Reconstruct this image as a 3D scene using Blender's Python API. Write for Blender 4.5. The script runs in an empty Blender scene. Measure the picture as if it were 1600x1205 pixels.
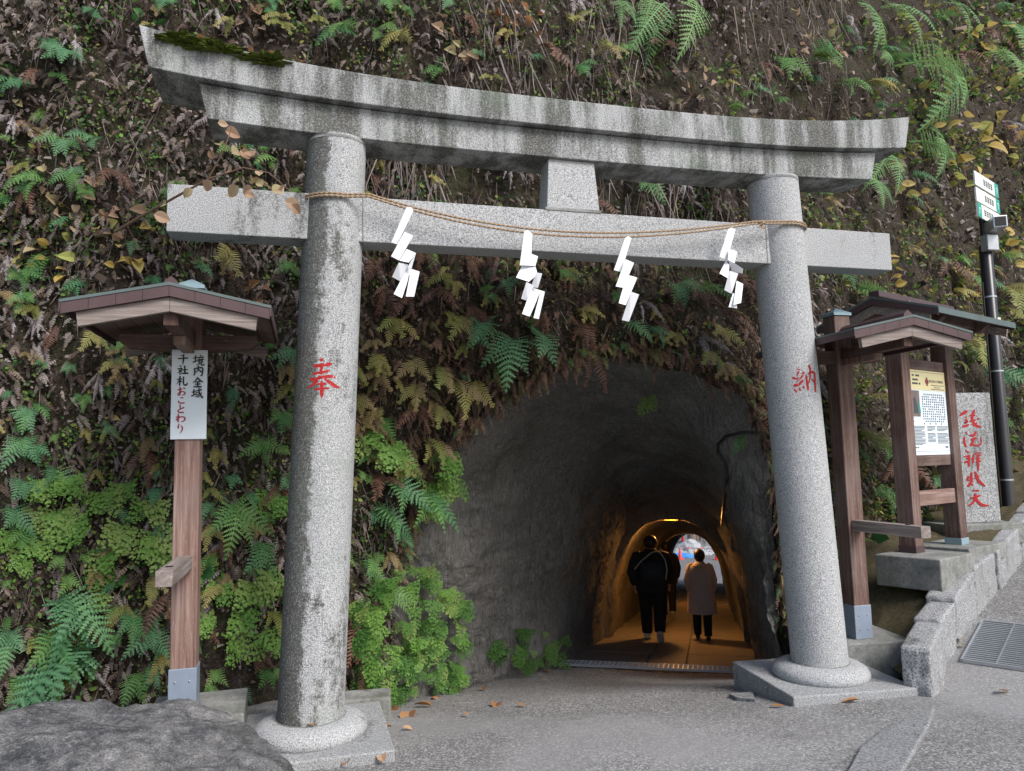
import bpy, bmesh, math, random
import numpy as np
from mathutils import Vector, Matrix
from mathutils.bvhtree import BVHTree
R_ = random.Random(7)
scene = bpy.context.scene
col = scene.collection
pi = math.pi

# ------------------------------------------------------------------ camera
CP = np.array([-2.0878, -5.5652, 1.7183]); YAW, PIT, ROL, FPX = 0.2688, 0.1021, -0.0238, 1171.47
fw = np.array([math.sin(YAW)*math.cos(PIT), math.cos(YAW)*math.cos(PIT), math.sin(PIT)])
r0 = np.array([math.cos(YAW), -math.sin(YAW), 0.0]); u0 = np.cross(r0, fw)
rt = r0*math.cos(ROL)+u0*math.sin(ROL); up = -r0*math.sin(ROL)+u0*math.cos(ROL)
cam = bpy.data.cameras.new('camera'); camo = bpy.data.objects.new('camera', cam); col.objects.link(camo)
mw = Matrix.Identity(4)
for i in range(3):
    mw[i][0] = rt[i]; mw[i][1] = up[i]; mw[i][2] = -fw[i]; mw[i][3] = CP[i]
camo.matrix_world = mw
cam.sensor_width = 36; cam.lens = FPX/1600*36; cam.clip_end = 500; cam.clip_start = 0.05
scene.camera = camo
# ------------------------------------------------------------------ light
SUN_EL, SUN_AZ = math.radians(44), math.radians(152)      # azimuth from +Y towards +X: behind the camera
w = bpy.data.worlds.new('World'); scene.world = w; w.use_nodes = True
nt = w.node_tree; bg = nt.nodes['Background']
sky = nt.nodes.new('ShaderNodeTexSky'); sky.sky_type = 'NISHITA'; sky.sun_disc = False
sky.sun_elevation = SUN_EL; sky.sun_rotation = SUN_AZ; sky.air_density = 1.0; sky.dust_density = 2.5; sky.ozone_density = 1.0
nt.links.new(sky.outputs[0], bg.inputs[0]); bg.inputs[1].default_value = 0.10
sl = bpy.data.lights.new('sun', 'SUN'); sl.energy = 1.8; sl.angle = math.radians(28); sl.color = (1, 0.985, 0.97)
so = bpy.data.objects.new('sun', sl); col.objects.link(so)
sd = Vector((math.sin(SUN_AZ)*math.cos(SUN_EL), math.cos(SUN_AZ)*math.cos(SUN_EL), math.sin(SUN_EL)))
so.rotation_euler = sd.to_track_quat('Z', 'Y').to_euler()
vs = scene.view_settings; vs.view_transform = 'Standard'; vs.look = 'None'; vs.gamma = 1.0; vs.exposure = 0.95
vs.use_curve_mapping = False

# ------------------------------------------------------------------ pixel -> place helpers
def ray(x, y): return fw+(x-800)/FPX*rt-(y-602.5)/FPX*up
def onY(x, y, Y): d = ray(x, y); return CP+d*(Y-CP[1])/d[1]
def onX(x, y, X): d = ray(x, y); return CP+d*(X-CP[0])/d[0]
def onZ(x, y, Z): d = ray(x, y); return CP+d*(Z-CP[2])/d[2]
def atd(x, y, D): return CP+ray(x, y)*D
def on_plane(x, y, p0, n): d = ray(x, y); return CP+d*(np.dot(np.asarray(p0)-CP, n)/np.dot(d, n))

# ------------------------------------------------------------------ numpy noise
def _h(i, j, k, s):
    n = (i*374761393+j*668265263+k*2147483647+s*1274126177) & 0xFFFFFFFF
    n = ((n ^ (n >> 13))*1274126177) & 0xFFFFFFFF
    return ((n ^ (n >> 16)) & 0xFFFF)/65535.0
def vnoise(P, s=0):
    P = np.asarray(P, float); I = np.floor(P).astype(np.int64); F = P-I; F = F*F*(3-2*F); out = 0
    for a in (0, 1):
        for b in (0, 1):
            for c in (0, 1):
                wt = (F[..., 0] if a else 1-F[..., 0])*(F[..., 1] if b else 1-F[..., 1])*(F[..., 2] if c else 1-F[..., 2])
                out = out+wt*_h(I[..., 0]+a, I[..., 1]+b, I[..., 2]+c, s)
    return out*2-1
def fbm(P, oct=5, s=0, g=0.5):
    P = np.asarray(P, float); a = 1.0; o = 0
    for i in range(oct): o = o+a*vnoise(P*2**i, s+i); a *= g
    return o
def sstep(a, b, x): t = np.clip((x-a)/(b-a), 0, 1); return t*t*(3-2*t)

# ------------------------------------------------------------------ object helpers
def tag(o, label=None, cat=None, group=None, kind=None):
    if label: o['label'] = label
    if cat: o['category'] = cat
    if group: o['group'] = group
    if kind: o['kind'] = kind
    return o
def empty(name, loc, rz=0.0, label=None, cat=None, group=None):
    o = bpy.data.objects.new(name, None); col.objects.link(o); o.empty_display_size = 0.1
    o.location = Vector([float(v) for v in loc]); o.rotation_euler = (0, 0, rz)
    return tag(o, label, cat, group)
def mesh_np(name, V, F, mat=None, smooth=False, cols=None):
    V = np.asarray(V, np.float32); me = bpy.data.meshes.new(name)
    if isinstance(F, np.ndarray):
        n, k = F.shape
        me.vertices.add(len(V)); me.vertices.foreach_set('co', V.ravel())
        me.loops.add(n*k); me.loops.foreach_set('vertex_index', F.astype(np.int32).ravel())
        me.polygons.add(n); me.polygons.foreach_set('loop_start', np.arange(0, n*k, k, dtype=np.int32))
        me.update(calc_edges=True)
    else:
        me.from_pydata([tuple(map(float, v)) for v in V], [], [tuple(int(i) for i in f) for f in F])
    if smooth: me.polygons.foreach_set('use_smooth', np.ones(len(me.polygons), bool))
    if cols is not None:
        a = me.color_attributes.new('Col', 'FLOAT_COLOR', 'POINT')
        c4 = np.ones((len(V), 4), np.float32); c4[:, :3] = cols; a.data.foreach_set('color', c4.ravel())
    if mat: me.materials.append(mat)
    me.validate(); me.update()
    return me
def link(name, me, parent=None, loc=None, rot=None):
    o = bpy.data.objects.new(name, me); col.objects.link(o)
    if parent: o.parent = parent
    if loc is not None: o.location = Vector([float(v) for v in loc])
    if rot is not None: o.rotation_euler = rot
    return o
def bevel(o, wd=0.006, seg=2):
    m = o.modifiers.new('bevel', 'BEVEL'); m.width = wd; m.segments = seg; m.limit_method = 'ANGLE'; m.angle_limit = 0.6
    return o

class MB:
    def __init__(s): s.v = []; s.f = []
    def add(s, V, F):
        b = len(s.v); s.v += [tuple(map(float, p)) for p in V]; s.f += [tuple(int(i)+b for i in f) for f in F]; return s
    def box(s, c, d, rot=None):
        x, y, z = [k/2 for k in d]
        P = [Vector((sx*x, sy*y, sz*z)) for sx in (-1, 1) for sy in (-1, 1) for sz in (-1, 1)]
        if rot is not None: P = [rot @ p for p in P]
        P = [p+Vector(c) for p in P]
        return s.add(P, [(0, 1, 3, 2), (4, 6, 7, 5), (0, 4, 5, 1), (2, 3, 7, 6), (0, 2, 6, 4), (1, 5, 7, 3)])
    def prism(s, A, B):                      # two matching loops joined
        n = len(A)
        return s.add(list(A)+list(B), [tuple(range(n))[::-1], tuple(range(n, 2*n))]+[(i, (i+1) % n, n+(i+1) % n, n+i) for i in range(n)])
    def tube(s, pts, rad, n=8, lobes=0, twist=0, cap=True):
        pts = [Vector(p) for p in pts]; m = len(pts)
        if not hasattr(rad, '__len__'): rad = [rad]*m
        V = []; L = 0; prev = None
        for i, p in enumerate(pts):
            t = (pts[min(i+1, m-1)]-pts[max(i-1, 0)]).normalized()
            if prev is None:
                a = t.orthogonal().normalized()
            else: a = (prev-t*prev.dot(t)).normalized()
            prev = a; b = t.cross(a)
            if i: L += (pts[i]-pts[i-1]).length
            for k in range(n):
                th = 2*pi*k/n; r = rad[i]*(1+(0.3*math.cos(lobes*(th)-twist*L) if lobes else 0))
                V.append(p+(a*math.cos(th)+b*math.sin(th))*r)
        F = [(i*n+k, i*n+(k+1) % n, (i+1)*n+(k+1) % n, (i+1)*n+k) for i in range(m-1) for k in range(n)]
        if cap: F += [tuple(range(n))[::-1], tuple((m-1)*n+k for k in range(n))]
        return s.add(V, F)
    def lathe(s, prof, n=48, c=(0, 0, 0)):   # prof: (r, z); closed caps
        V = [(c[0]+r*math.cos(2*pi*k/n), c[1]+r*math.sin(2*pi*k/n), c[2]+z) for r, z in prof for k in range(n)]; m = len(prof)
        F = [(i*n+k, i*n+(k+1) % n, (i+1)*n+(k+1) % n, (i+1)*n+k) for i in range(m-1) for k in range(n)]
        F += [tuple(range(n))[::-1], tuple((m-1)*n+k for k in range(n))]
        return s.add(V, F)
    def loft(s, rings, cap=True):
        n = len(rings[0]); V = [p for r in rings for p in r]
        F = [(i*n+k, i*n+(k+1) % n, (i+1)*n+(k+1) % n, (i+1)*n+k) for i in range(len(rings)-1) for k in range(n)]
        if cap: F += [tuple(range(n))[::-1], tuple((len(rings)-1)*n+k for k in range(n))]
        return s.add(V, F)
    def build(s, name, mat, parent=None, loc=None, smooth=False, bev=0, rot=None):
        o = link(name, mesh_np(name, s.v, s.f, mat, smooth), parent, loc, rot)
        if smooth:
            try:
                m = o.data; m.set_sharp_from_angle(angle=0.7)
            except Exception: pass
        if bev: bevel(o, bev)
        return o
def box_obj(name, c, d, mat, parent=None, bev=0.006, rz=0):
    return MB().box((0, 0, 0), d).build(name, mat, parent, c, bev=bev, rot=(0, 0, rz))

# ------------------------------------------------------------------ materials
class NM:
    def __init__(s, name, rough=0.8, spec=0.3):
        s.m = bpy.data.materials.new(name); s.m.use_nodes = True; s.t = s.m.node_tree; s.b = s.t.nodes['Principled BSDF']
        s.b.inputs['Roughness'].default_value = rough; s.b.inputs['Specular IOR Level'].default_value = spec
        s.co = s.n('ShaderNodeTexCoord').outputs['Object']
    def n(s, ty, **kw):
        nd = s.t.nodes.new(ty)
        for k, v in kw.items(): s.set(nd.inputs[k.replace('_', ' ')], v)
        return nd
    def set(s, i, v):
        if hasattr(v, 'is_linked') or isinstance(v, bpy.types.NodeSocket): s.t.links.new(v, i)
        else: i.default_value = v
    def map(s, sc=(1, 1, 1), rot=(0, 0, 0), vec=None):
        nd = s.n('ShaderNodeMapping'); s.set(nd.inputs['Vector'], vec or s.co)
        nd.inputs['Scale'].default_value = sc; nd.inputs['Rotation'].default_value = rot; return nd.outputs[0]
    def noise(s, scale, detail=5, rough=0.6, vec=None, dist=0):
        nd = s.n('ShaderNodeTexNoise', Scale=scale, Detail=detail, Roughness=rough, Distortion=dist); s.set(nd.inputs['Vector'], vec or s.co); return nd.outputs['Fac']
    def voro(s, scale, vec=None, feat='F1', out='Distance'):
        nd = s.n('ShaderNodeTexVoronoi', Scale=scale); nd.feature = feat; s.set(nd.inputs['Vector'], vec or s.co); return nd.outputs[out]
    def ramp(s, fac, stops, interp='LINEAR'):
        nd = s.n('ShaderNodeValToRGB'); s.set(nd.inputs[0], fac); cr = nd.color_ramp; cr.interpolation = interp
        while len(cr.elements) < len(stops): cr.elements.new(0.5)
        for e, (p, c) in zip(cr.elements, stops):
            e.position = p; e.color = (c, c, c, 1) if not hasattr(c, '__len__') else (*c, 1)
        return nd.outputs[0]
    def mix(s, fac, a, b, mode='MIX'):
        nd = s.n('ShaderNodeMix'); nd.data_type = 'RGBA'; nd.blend_type = mode
        for i, v in ((0, fac), (6, a), (7, b)):
            if isinstance(v, tuple) and len(v) == 3: v = (*v, 1)
            s.set(nd.inputs[i], v)
        return nd.outputs[2]
    def math(s, op, a, b=0.0):
        nd = s.n('ShaderNodeMath'); nd.operation = op; s.set(nd.inputs[0], a); s.set(nd.inputs[1], b); return nd.outputs[0]
    def sep(s, vec=None):
        nd = s.n('ShaderNodeSeparateXYZ'); s.set(nd.inputs[0], vec or s.co); return nd.outputs
    def col(s, v): s.set(s.b.inputs['Base Color'], (*v, 1) if isinstance(v, tuple) else v); return s
    def bump(s, h, st=0.5, d=0.01):
        nd = s.n('ShaderNodeBump', Strength=st, Distance=d); s.set(nd.inputs['Height'], h)
        if s.b.inputs['Normal'].is_linked: s.t.links.new(s.b.inputs['Normal'].links[0].from_socket, nd.inputs['Normal'])
        s.t.links.new(nd.outputs[0], s.b.inputs['Normal']); return s

def granite(name, light=1.0, stain=0.5, streak=False, side=0, grain=130, green=0.0):
    k = NM(name, 0.85, 0.25)
    sp = k.noise(grain, 2, 0.7)
    c = k.ramp(sp, [(0.34, (.10*light, .105*light, .11*light)), (0.46, (.32*light, .325*light, .33*light)), (0.56, (.46*light, .463*light, .465*light)), (0.68, (.66*light, .66*light, .655*light))])
    sp2 = k.voro(grain*0.8)
    c = k.mix(k.ramp(sp2, [(0.05, 0.55), (0.22, 0.0)]), c, (.09, .09, .1))
    big = k.noise(1.7, 4, 0.55)
    c = k.mix(k.ramp(big, [(0.35, 0.0), (0.7, 0.35)]), c, (.30*light, .31*light, .30*light))
    z = k.map((1, 1, 0.25)); st1 = k.noise(4.0, 6, 0.65, z)
    fine = k.noise(60, 4, 0.75)
    f = k.math('ADD', k.math('MULTIPLY', st1, 0.75), k.math('MULTIPLY', fine, 0.35))
    if side:
        xz = k.sep(); x = k.math('SUBTRACT', xz[0], k.math('MULTIPLY', xz[2], 0.0425)); x = k.math('ADD', x, k.math('MULTIPLY', k.math('SUBTRACT', k.noise(6, 5, .7), .5), .16))
        f = k.math('ADD', f, k.math('MULTIPLY', k.ramp(k.math('ADD', k.math('MULTIPLY', x, -2.0*side), 0.5), [(0.58, 0.0), (0.74, 1.0)]), 0.30)); f = k.math('ADD', f, k.math('MULTIPLY', k.math('SUBTRACT', k.noise(17, 5, .75), .5), .42))
    if streak:
        s2 = k.noise(5.0, 5, 0.6, k.map((1.6, 0.6, 0.12)))
        f = k.math('ADD', k.math('MULTIPLY', f, 0.68), k.math('MULTIPLY', s2, 0.36))
    lo = 0.755-0.28*stain
    fac = k.ramp(f, [(lo, 0.0), (lo+0.10, 0.95)]); fac = k.math('MULTIPLY', fac, k.ramp(k.noise(75, 3, .8), [(0.36, 0.45), (0.52, 1.0)]))
    dirt = k.mix(k.noise(25, 3, 0.6), (.035, .034, .03), (.10, .10, .085))
    c = k.mix(fac, c, dirt)
    if green: c = k.mix(k.ramp(k.noise(3.3, 5, 0.7), [(0.5, 0.0), (0.7, green)]), c, (.16, .22, .15))
    k.col(c); k.bump(sp, 0.35, 0.004); k.bump(k.noise(9, 5, 0.7), 0.25, 0.02)
    return k.m
def wood(name, a=(.21, .125, .10), b=(.38, .27, .23), c=(.11, .062, .052), sc=1.0, ax=2):
    def axs(p, q): return tuple(q if i == ax else p for i in range(3))
    k = NM(name, 0.75, 0.25)
    v = k.map(axs(38*sc, 1.3*sc)); g = k.noise(1.0, 6, 0.65, v, 0.4)
    cc = k.ramp(g, [(0.3, c), (0.5, a), (0.72, b)])
    cc = k.mix(k.ramp(k.noise(2.2, 3), [(0.4, 0.0), (0.75, 0.45)]), cc, (.27, .22, .2))
    wh = k.noise(1.0, 5, 0.8, k.map(axs(90, 10)))
    cc = k.mix(k.ramp(wh, [(0.58, 0.0), (0.68, 0.45)]), cc, (.45, .40, .37))
    k.col(cc); k.bump(g, 0.3, 0.004); return k.m
def plain(name, c, rough=0.6, var=0.25, sc=8, metal=0.0, spec=0.4, bump=0.1):
    k = NM(name, rough, spec); k.b.inputs['Metallic'].default_value = metal
    nz = k.noise(sc, 5, 0.65); lo = tuple(x*(1-var) for x in c); hi = tuple(min(1, x*(1+var)) for x in c)
    k.col(k.mix(nz, lo, hi)); k.bump(k.noise(sc*6, 3), bump, 0.003); return k.m
def leafmat(name, c1, c2, c3=None, rough=0.55, trans=0.35, attr=False):
    k = NM(name, rough, 0.25)
    if attr:
        a = k.n('ShaderNodeAttribute'); a.attribute_name = 'Col'; base = a.outputs['Color']
    else:
        oi = k.n('ShaderNodeObjectInfo'); st = [(0.0, c1), (0.6, c2)]
        if c3: st.append((0.95, c3))
        base = k.ramp(oi.outputs['Random'], st)
        base = k.mix(k.ramp(k.noise(14, 3), [(0.35, 0.0), (0.7, 0.4)]), base, tuple(x*0.55 for x in c1))
    k.col(base)
    tr = k.n('ShaderNodeBsdfTranslucent'); k.set(tr.inputs[0], base); mx = k.n('ShaderNodeMixShader'); mx.inputs[0].default_value = trans
    k.t.links.new(k.b.outputs[0], mx.inputs[1]); k.t.links.new(tr.outputs[0], mx.inputs[2])
    k.t.links.new(mx.outputs[0], k.t.nodes['Material Output'].inputs[0]); return k.m

mGran = granite('granite', 0.97, 0.36)
mGranL = granite('granite_lichen', 0.95, 0.62, side=1, green=.22)
mGranR = granite('granite_clean', 1.0, 0.26)
mGranTop = granite('granite_streaked', 0.96, 0.93, streak=True, green=0.3)
mStub = granite('granite_stub', 0.9, 0.62)
mPlinth = granite('granite_plinth', 0.80, 0.45)
mSteleS = granite('granite_stele', 0.85, 0.60, grain=75)
mKerb = granite('granite_rough', 0.74, 0.62, grain=80); mSlab = granite('granite_slab', 0.62, 0.5, grain=70)
mWood = wood('weathered_wood'); mWoodD = wood('dark_wood', (.09, .05, .04), (.16, .10, .08), (.045, .026, .02))
GWC = ((.22, .18, .16), (.42, .37, .34), (.13, .10, .09)); mWoodG = wood('grey_wood', *GWC, ax=0); mWoodGY = wood('grey_wood_rail', *GWC, ax=1); mWoodX = wood('weathered_wood_rail', ax=0); DWC = ((.09, .05, .04), (.16, .10, .08), (.045, .026, .02)); mWoodR = wood('brown_wood', (.135, .08, .064), (.24, .165, .14), (.07, .04, .033)); mWoodDX = wood('dark_wood_rail', *DWC, ax=0); mWoodDY = wood('dark_wood_board', *DWC, ax=1)
mCopper = plain('brown_copper', (.085, .052, .054), 0.5, 0.35, 5, 0.25)
mRoofTop = plain('roof_copper_green', (.10, .13, .125), 0.5, 0.35, 5, 0.2)
mCap = plain('cap_copper', (.26, .36, .40), 0.5, 0.25, 10, 0.2)
mShoe = plain('zinc_grey', (.25, .30, .37), 0.5, 0.2, 9, 0.2)
mWhite = plain('white_enamel', (.62, .68, .72), 0.35, 0.05, 3, 0, 0.5, 0.02)
mPaper = plain('white_paper', (.78, .79, .82), 0.8, 0.03, 4, 0, 0.2, 0.0)
mBlack = plain('black_ink', (.012, .012, .013), 0.6, 0.1, 9)
mRedInk = plain('red_ink', (.33, .02, .04), 0.6, 0.2, 9)
mRed = plain('red_paint', (.36, .014, .016), 0.6, 0.35, 30, 0, 0.3, 0.2)
mRope = plain('straw_rope', (.31, .22, .14), 0.9, 0.45, 60)
def m_conc():
    k = NM('concrete', 0.9, 0.2); a = k.noise(4, 7, .7); b = k.noise(60, 4, .7)
    c = k.ramp(a, [(0.3, (.11, .115, .11)), (0.5, (.25, .252, .24)), (0.7, (.36, .36, .345))])
    c = k.mix(k.ramp(b, [(0.42, 0.55), (0.5, 0.0)]), c, (.12, .12, .115))
    c = k.mix(k.ramp(k.noise(2.2, 5, .7, k.map((1, 1, .35))), [(0.5, 0.0), (0.68, 0.7)]), c, (.10, .105, .075))
    k.col(c); k.bump(b, .5, .006); k.bump(a, .3, .02); return k.m
mConc = m_conc()
mPole = plain('black_pole', (.016, .013, .013), 0.3, 0.2, 5, 0.0, 0.5, 0.03)
mSteel = plain('galvanised_steel', (.45, .47, .49), 0.4, 0.2, 12, 0.6)
mCyan = plain('sign_green', (.02, .30, .22), 0.45, 0.1, 5)
mIvory = plain('sign_ivory', (.72, .74, .68), 0.45, 0.06, 5)
mCream = plain('panel_cream', (.68, .60, .33), 0.45, 0.05, 5)
mPanel = plain('panel_white', (.68, .76, .82), 0.4, 0.04, 5)
mInk = plain('panel_ink', (.05, .06, .07), 0.6, 0.1, 5)
mMaroon = plain('maroon_ink', (.20, .03, .03), 0.6, 0.1, 5)
def m_soil():
    k = NM('cliff_soil', 0.95, 0.1)
    a = k.noise(2.2, 8, 0.7); b = k.noise(30, 6, 0.75); v = k.noise(9, 6, 0.7, k.map((1, 1, 0.3)))
    b2 = k.noise(95, 4, 0.7); b = k.math('ADD', k.math('MULTIPLY', b, .6), k.math('MULTIPLY', b2, .4))
    c = k.ramp(b, [(0.36, (.013, .010, .008)), (0.48, (.040, .031, .025)), (0.57, (.095, .077, .066)), (0.66, (.22, .19, .175))])
    c = k.mix(k.ramp(v, [(0.4, 0.0), (0.62, 0.6)]), c, (.05, .036, .026))
    c = k.mix(k.ramp(a, [(0.46, 0.0), (0.62, 0.55)]), c, (.045, .055, .02))
    k.col(c); k.bump(b, 0.9, 0.04); k.bump(k.voro(22), 0.6, 0.03); return k.m
def m_rock():
    k = NM('tunnel_rock', 0.9, 0.2)
    a = k.noise(1.6, 6, 0.65); v = k.map((1.0, 1.0, 1.0), (0.2, 0.5, 0.0)); st = k.noise(13, 7, 0.75, k.map((1.5, 1.5, 0.16), (0.0, 0.55, 0.3)))
    c = k.ramp(a, [(0.3, (.19, .182, .172)), (0.55, (.28, .268, .25)), (0.75, (.36, .34, .30))])
    c = k.mix(k.ramp(st, [(0.34, 0.65), (0.45, 0.0)]), c, (.06, .058, .055)); c = k.mix(k.ramp(st, [(0.53, 0.0), (0.64, 0.75)]), c, (.34, .33, .32)); c = k.mix(k.ramp(k.noise(45, 4, .8), [(0.6, 0.0), (0.72, 0.6)]), c, (.36, .35, .34))
    c = k.mix(k.ramp(k.noise(0.9, 4), [(0.55, 0.0), (0.75, 0.7)]), c, (.075, .068, .035))
    cr = k.voro(0.55, k.map((1, 1, 1.4)), 'DISTANCE_TO_EDGE'); wr = k.noise(6, 4); cr = k.math('ADD', cr, k.math('MULTIPLY', wr, 0.02))
    tl = k.noise(30, 5, .7, k.map((1.8, 1.8, 0.14), (0.15, 0.6, 0.2))); c = k.mix(k.ramp(tl, [(0.38, 0.7), (0.46, 0.0)]), c, (.085, .08, .075)); c = k.mix(k.ramp(tl, [(0.56, 0.0), (0.63, 0.6)]), c, (.46, .45, .43)); k.bump(tl, 1.0, .03)
    ckr = k.math('ADD', k.voro(0.75, k.map((1, 1, 2.2), (.35, .2, 0)), 'DISTANCE_TO_EDGE'), k.math('MULTIPLY', k.noise(4, 6, .75), 0.10)); c = k.mix(k.ramp(ckr, [(0.022, 0.85), (0.032, 0.0)]), c, (.02, .02, .02))
    k.col(c); k.bump(st, 1.0, 0.09); k.bump(k.noise(14, 7, 0.75), 0.9, 0.05); k.bump(k.ramp(k.math('ADD', k.voro(1.1, k.map((1, 1, 1.6)), 'DISTANCE_TO_EDGE'), k.math('MULTIPLY', wr, 0.03)), [(0.018, 0.0), (0.035, 1.0)]), 0.25, 0.03)
    return k.m
def m_asph(name, lt=1.0, dark=0.0):
    k = NM(name, 0.85, 0.3)
    v = k.voro(85, out='Color'); g = k.n('ShaderNodeRGBToBW'); k.set(g.inputs[0], v); n2 = k.noise(230, 2, 0.7)
    f = k.math('ADD', k.math('MULTIPLY', g.outputs[0], 0.6), k.math('MULTIPLY', n2, 0.5))
    c = k.ramp(f, [(0.25, (.045*lt, .044*lt, .043*lt)), (0.48, (.15*lt, .147*lt, .143*lt)), (0.66, (.25*lt, .245*lt, .238*lt)), (0.82, (.50*lt, .49*lt, .475*lt))])
    c = k.mix(k.ramp(k.noise(1.1, 5, 0.6), [(0.35, 0.0), (0.7, 0.5)]), c, (.11*lt, .107*lt, .103*lt))
    c = k.mix(k.ramp(k.noise(0.7, 6, 0.7, None, 0.6), [(0.52, 0.0), (0.66, 0.35)]), c, (.30, .29, .28))
    ck = k.math('ADD', k.voro(0.8, k.map((1, 1, 0.0)), 'DISTANCE_TO_EDGE'), k.math('MULTIPLY', k.noise(5, 5, .7), 0.05))
    c = k.mix(k.ramp(ck, [(0.012, 0.7), (0.017, 0.0)]), c, (.04, .04, .04)); c = k.mix(k.ramp(k.noise(0.45, 3, .5), [(0.50, 0.0), (0.62, 0.45)]), c, (.33, .325, .32)); c = k.mix(k.ramp(k.noise(2.3, 6, .75), [(0.60, 0.0), (0.72, 0.45)]), c, (.06, .06, .06))
    k.col(c); k.bump(f, 0.6, 0.006); k.bump(k.noise(3, 4), 0.3, 0.03); return k.m
def m_boulder():
    k = NM('boulder_rock', 0.85, 0.25)
    v = k.map((3.5, 3.5, 9), (0.25, 0.2, 0)); a = k.noise(1.0, 8, 0.7, v, 0.5); b = k.noise(40, 5, 0.7)
    c = k.ramp(a, [(0.36, (.05, .052, .056)), (0.47, (.13, .132, .135)), (0.56, (.24, .235, .23)), (0.66, (.36, .35, .335))])
    c = k.mix(k.ramp(b, [(0.5, 0.0), (0.66, 0.6)]), c, (.36, .35, .34)); b3 = k.noise(140, 3, .75); c = k.mix(k.ramp(b3, [(0.40, 0.7), (0.52, 0.0)]), c, (.035, .035, .036)); c = k.mix(k.ramp(k.noise(1.0, 7, .8, k.map((6, 6, 30), (.3, .25, .4))), [(0.56, 0.0), (0.66, 0.55)]), c, (.40, .39, .375))
    c = k.mix(k.ramp(k.noise(2.5, 5), [(0.5, 0.0), (0.75, 0.6)]), c, (.06, .06, .055))
    c = k.mix(k.ramp(k.noise(1.8, 4, 0.6, k.map((1, 1, 2))), [(0.6, 0.0), (0.8, 0.4)]), c, (.17, .17, .10))
    k.col(c); k.bump(a, 1.0, 0.05); k.bump(b, 0.7, 0.02); k.bump(k.noise(7, 6, .7), .8, .06); return k.m
mSoil, mRock, mAsph, mRoad, mBoulder = m_soil(), m_rock(), m_asph('approach_aggregate', 1.12), m_asph('road_aggregate', 0.95), m_boulder()
mBank = plain('mossy_earth', (.085, .072, .042), 0.95, 0.9, 28, 0, 0.1, 0.9)
mFloor = plain('tunnel_floor_stone', (.20, .19, .18), 0.7, 0.3, 3, 0, 0.4, 0.3)
mFern = leafmat('fern_green', (.11, .25, .07), (.20, .36, .11), (.10, .28, .11))
mFernB = leafmat('fern_bluegreen', (.11, .27, .13), (.19, .37, .19), (.15, .32, .11))
mFernL = leafmat('fern_pale', (.17, .33, .13), (.24, .42, .17), (.22, .36, .12))
mFernY = leafmat('fern_olive', (.24, .28, .08), (.40, .35, .13), (.34, .24, .13))
mFernD = leafmat('fern_brown', (.11, .055, .035), (.18, .09, .06), (.14, .085, .07), trans=0.15)
mFernG = leafmat('fern_withered_grey', (.22, .19, .185), (.32, .28, .28), (.42, .38, .39), trans=0.1)
mMaid = leafmat('maidenhair_green', (.12, .27, .05), (.20, .36, .075), (.28, .37, .11))
mMaidD = leafmat('maidenhair_deep', (.065, .17, .035), (.11, .24, .05), (.16, .28, .07))
mBroad = leafmat('broad_leaf_green', (.05, .16, .05), (.09, .22, .06), (.15, .28, .06))
mYel = leafmat('autumn_leaf', (.55, .38, .10), (.60, .46, .16), (.42, .48, .14))
mPink = leafmat('dry_pink_leaf', (.42, .26, .17), (.50, .36, .24), (.40, .37, .18))
mDead = leafmat('fallen_leaf', (.30, .14, .06), (.42, .24, .12), (.50, .33, .20), trans=0.1)
mStem = plain('stem_brown', (.16, .10, .065), 0.8, 0.4, 20)
mVar = leafmat('mixed_litter', (0, 0, 0), (0, 0, 0), attr=True, trans=0.12, rough=0.85)
mVarL = leafmat('mixed_leaf', (0, 0, 0), (0, 0, 0), attr=True, trans=0.35, rough=0.55)
mMoss = plain('moss', (.075, .095, .02), 0.95, 0.6, 30, 0, 0.05, 1.0)
mRootM = plain('root', (.17, .13, .11), 0.9, 0.5, 20)

# ------------------------------------------------------------------ the lie of the ground
TD = np.array([0.4928, 0.8701]); TN = np.array([0.8701, -0.4928])      # tunnel direction, and its right-hand side
TSL = 0.1123
def tz(s): return -1.351-TSL*(s-7.446)
def gz(x, y):
    x = np.asarray(x, float); y = np.asarray(y, float); s = x*TD[0]+y*TD[1]
    b = (0.30+0.055*np.clip(x, -3.2, 3.0))*(1-sstep(-0.4, 3.6, y))
    z = tz(s)+b
    return np.where(z > -0.05, -0.05+0.17*(1-np.exp(-(z+0.05)/0.17)), z)
def on_ground(px, py, dz=0.0):
    d = ray(px, py); k = 2.0
    for _ in range(4000):
        P = CP+d*k
        if P[2] <= gz(P[0], P[1])+dz: break
        k += 0.01
    return CP+d*k

# approach: one sheet from behind the camera to the tunnel mouth
gx = np.concatenate([np.linspace(-60, -8, 12), np.linspace(-7.5, 7.5, 140), np.linspace(8, 60, 12)])
gy = np.concatenate([np.linspace(-60, -8, 12), np.linspace(-7.5, 5.0, 130)])
X, Y = np.meshgrid(gx, gy, indexing='ij'); Z = gz(X, Y)-0.12*sstep(4.22, 4.36, X*TD[0]+Y*TD[1])
near = (abs(X) < 8) & (Y > -8)
Z = Z+np.where(near, 0.012*fbm(np.stack([X*0.9, Y*0.9, X*0], -1), 3, 5), 0)
V = np.stack([X, Y, Z], -1).reshape(-1, 3); a, b = X.shape
I = np.arange(a*b).reshape(a, b)
Fq = np.stack([I[:-1, :-1], I[1:, :-1], I[1:, 1:], I[:-1, 1:]], -1).reshape(-1, 4)
tag(link('ground', mesh_np('ground', V, Fq, mAsph, True)), 'grey exposed aggregate paving sloping down to the tunnel', 'ground', kind='structure')

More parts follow.
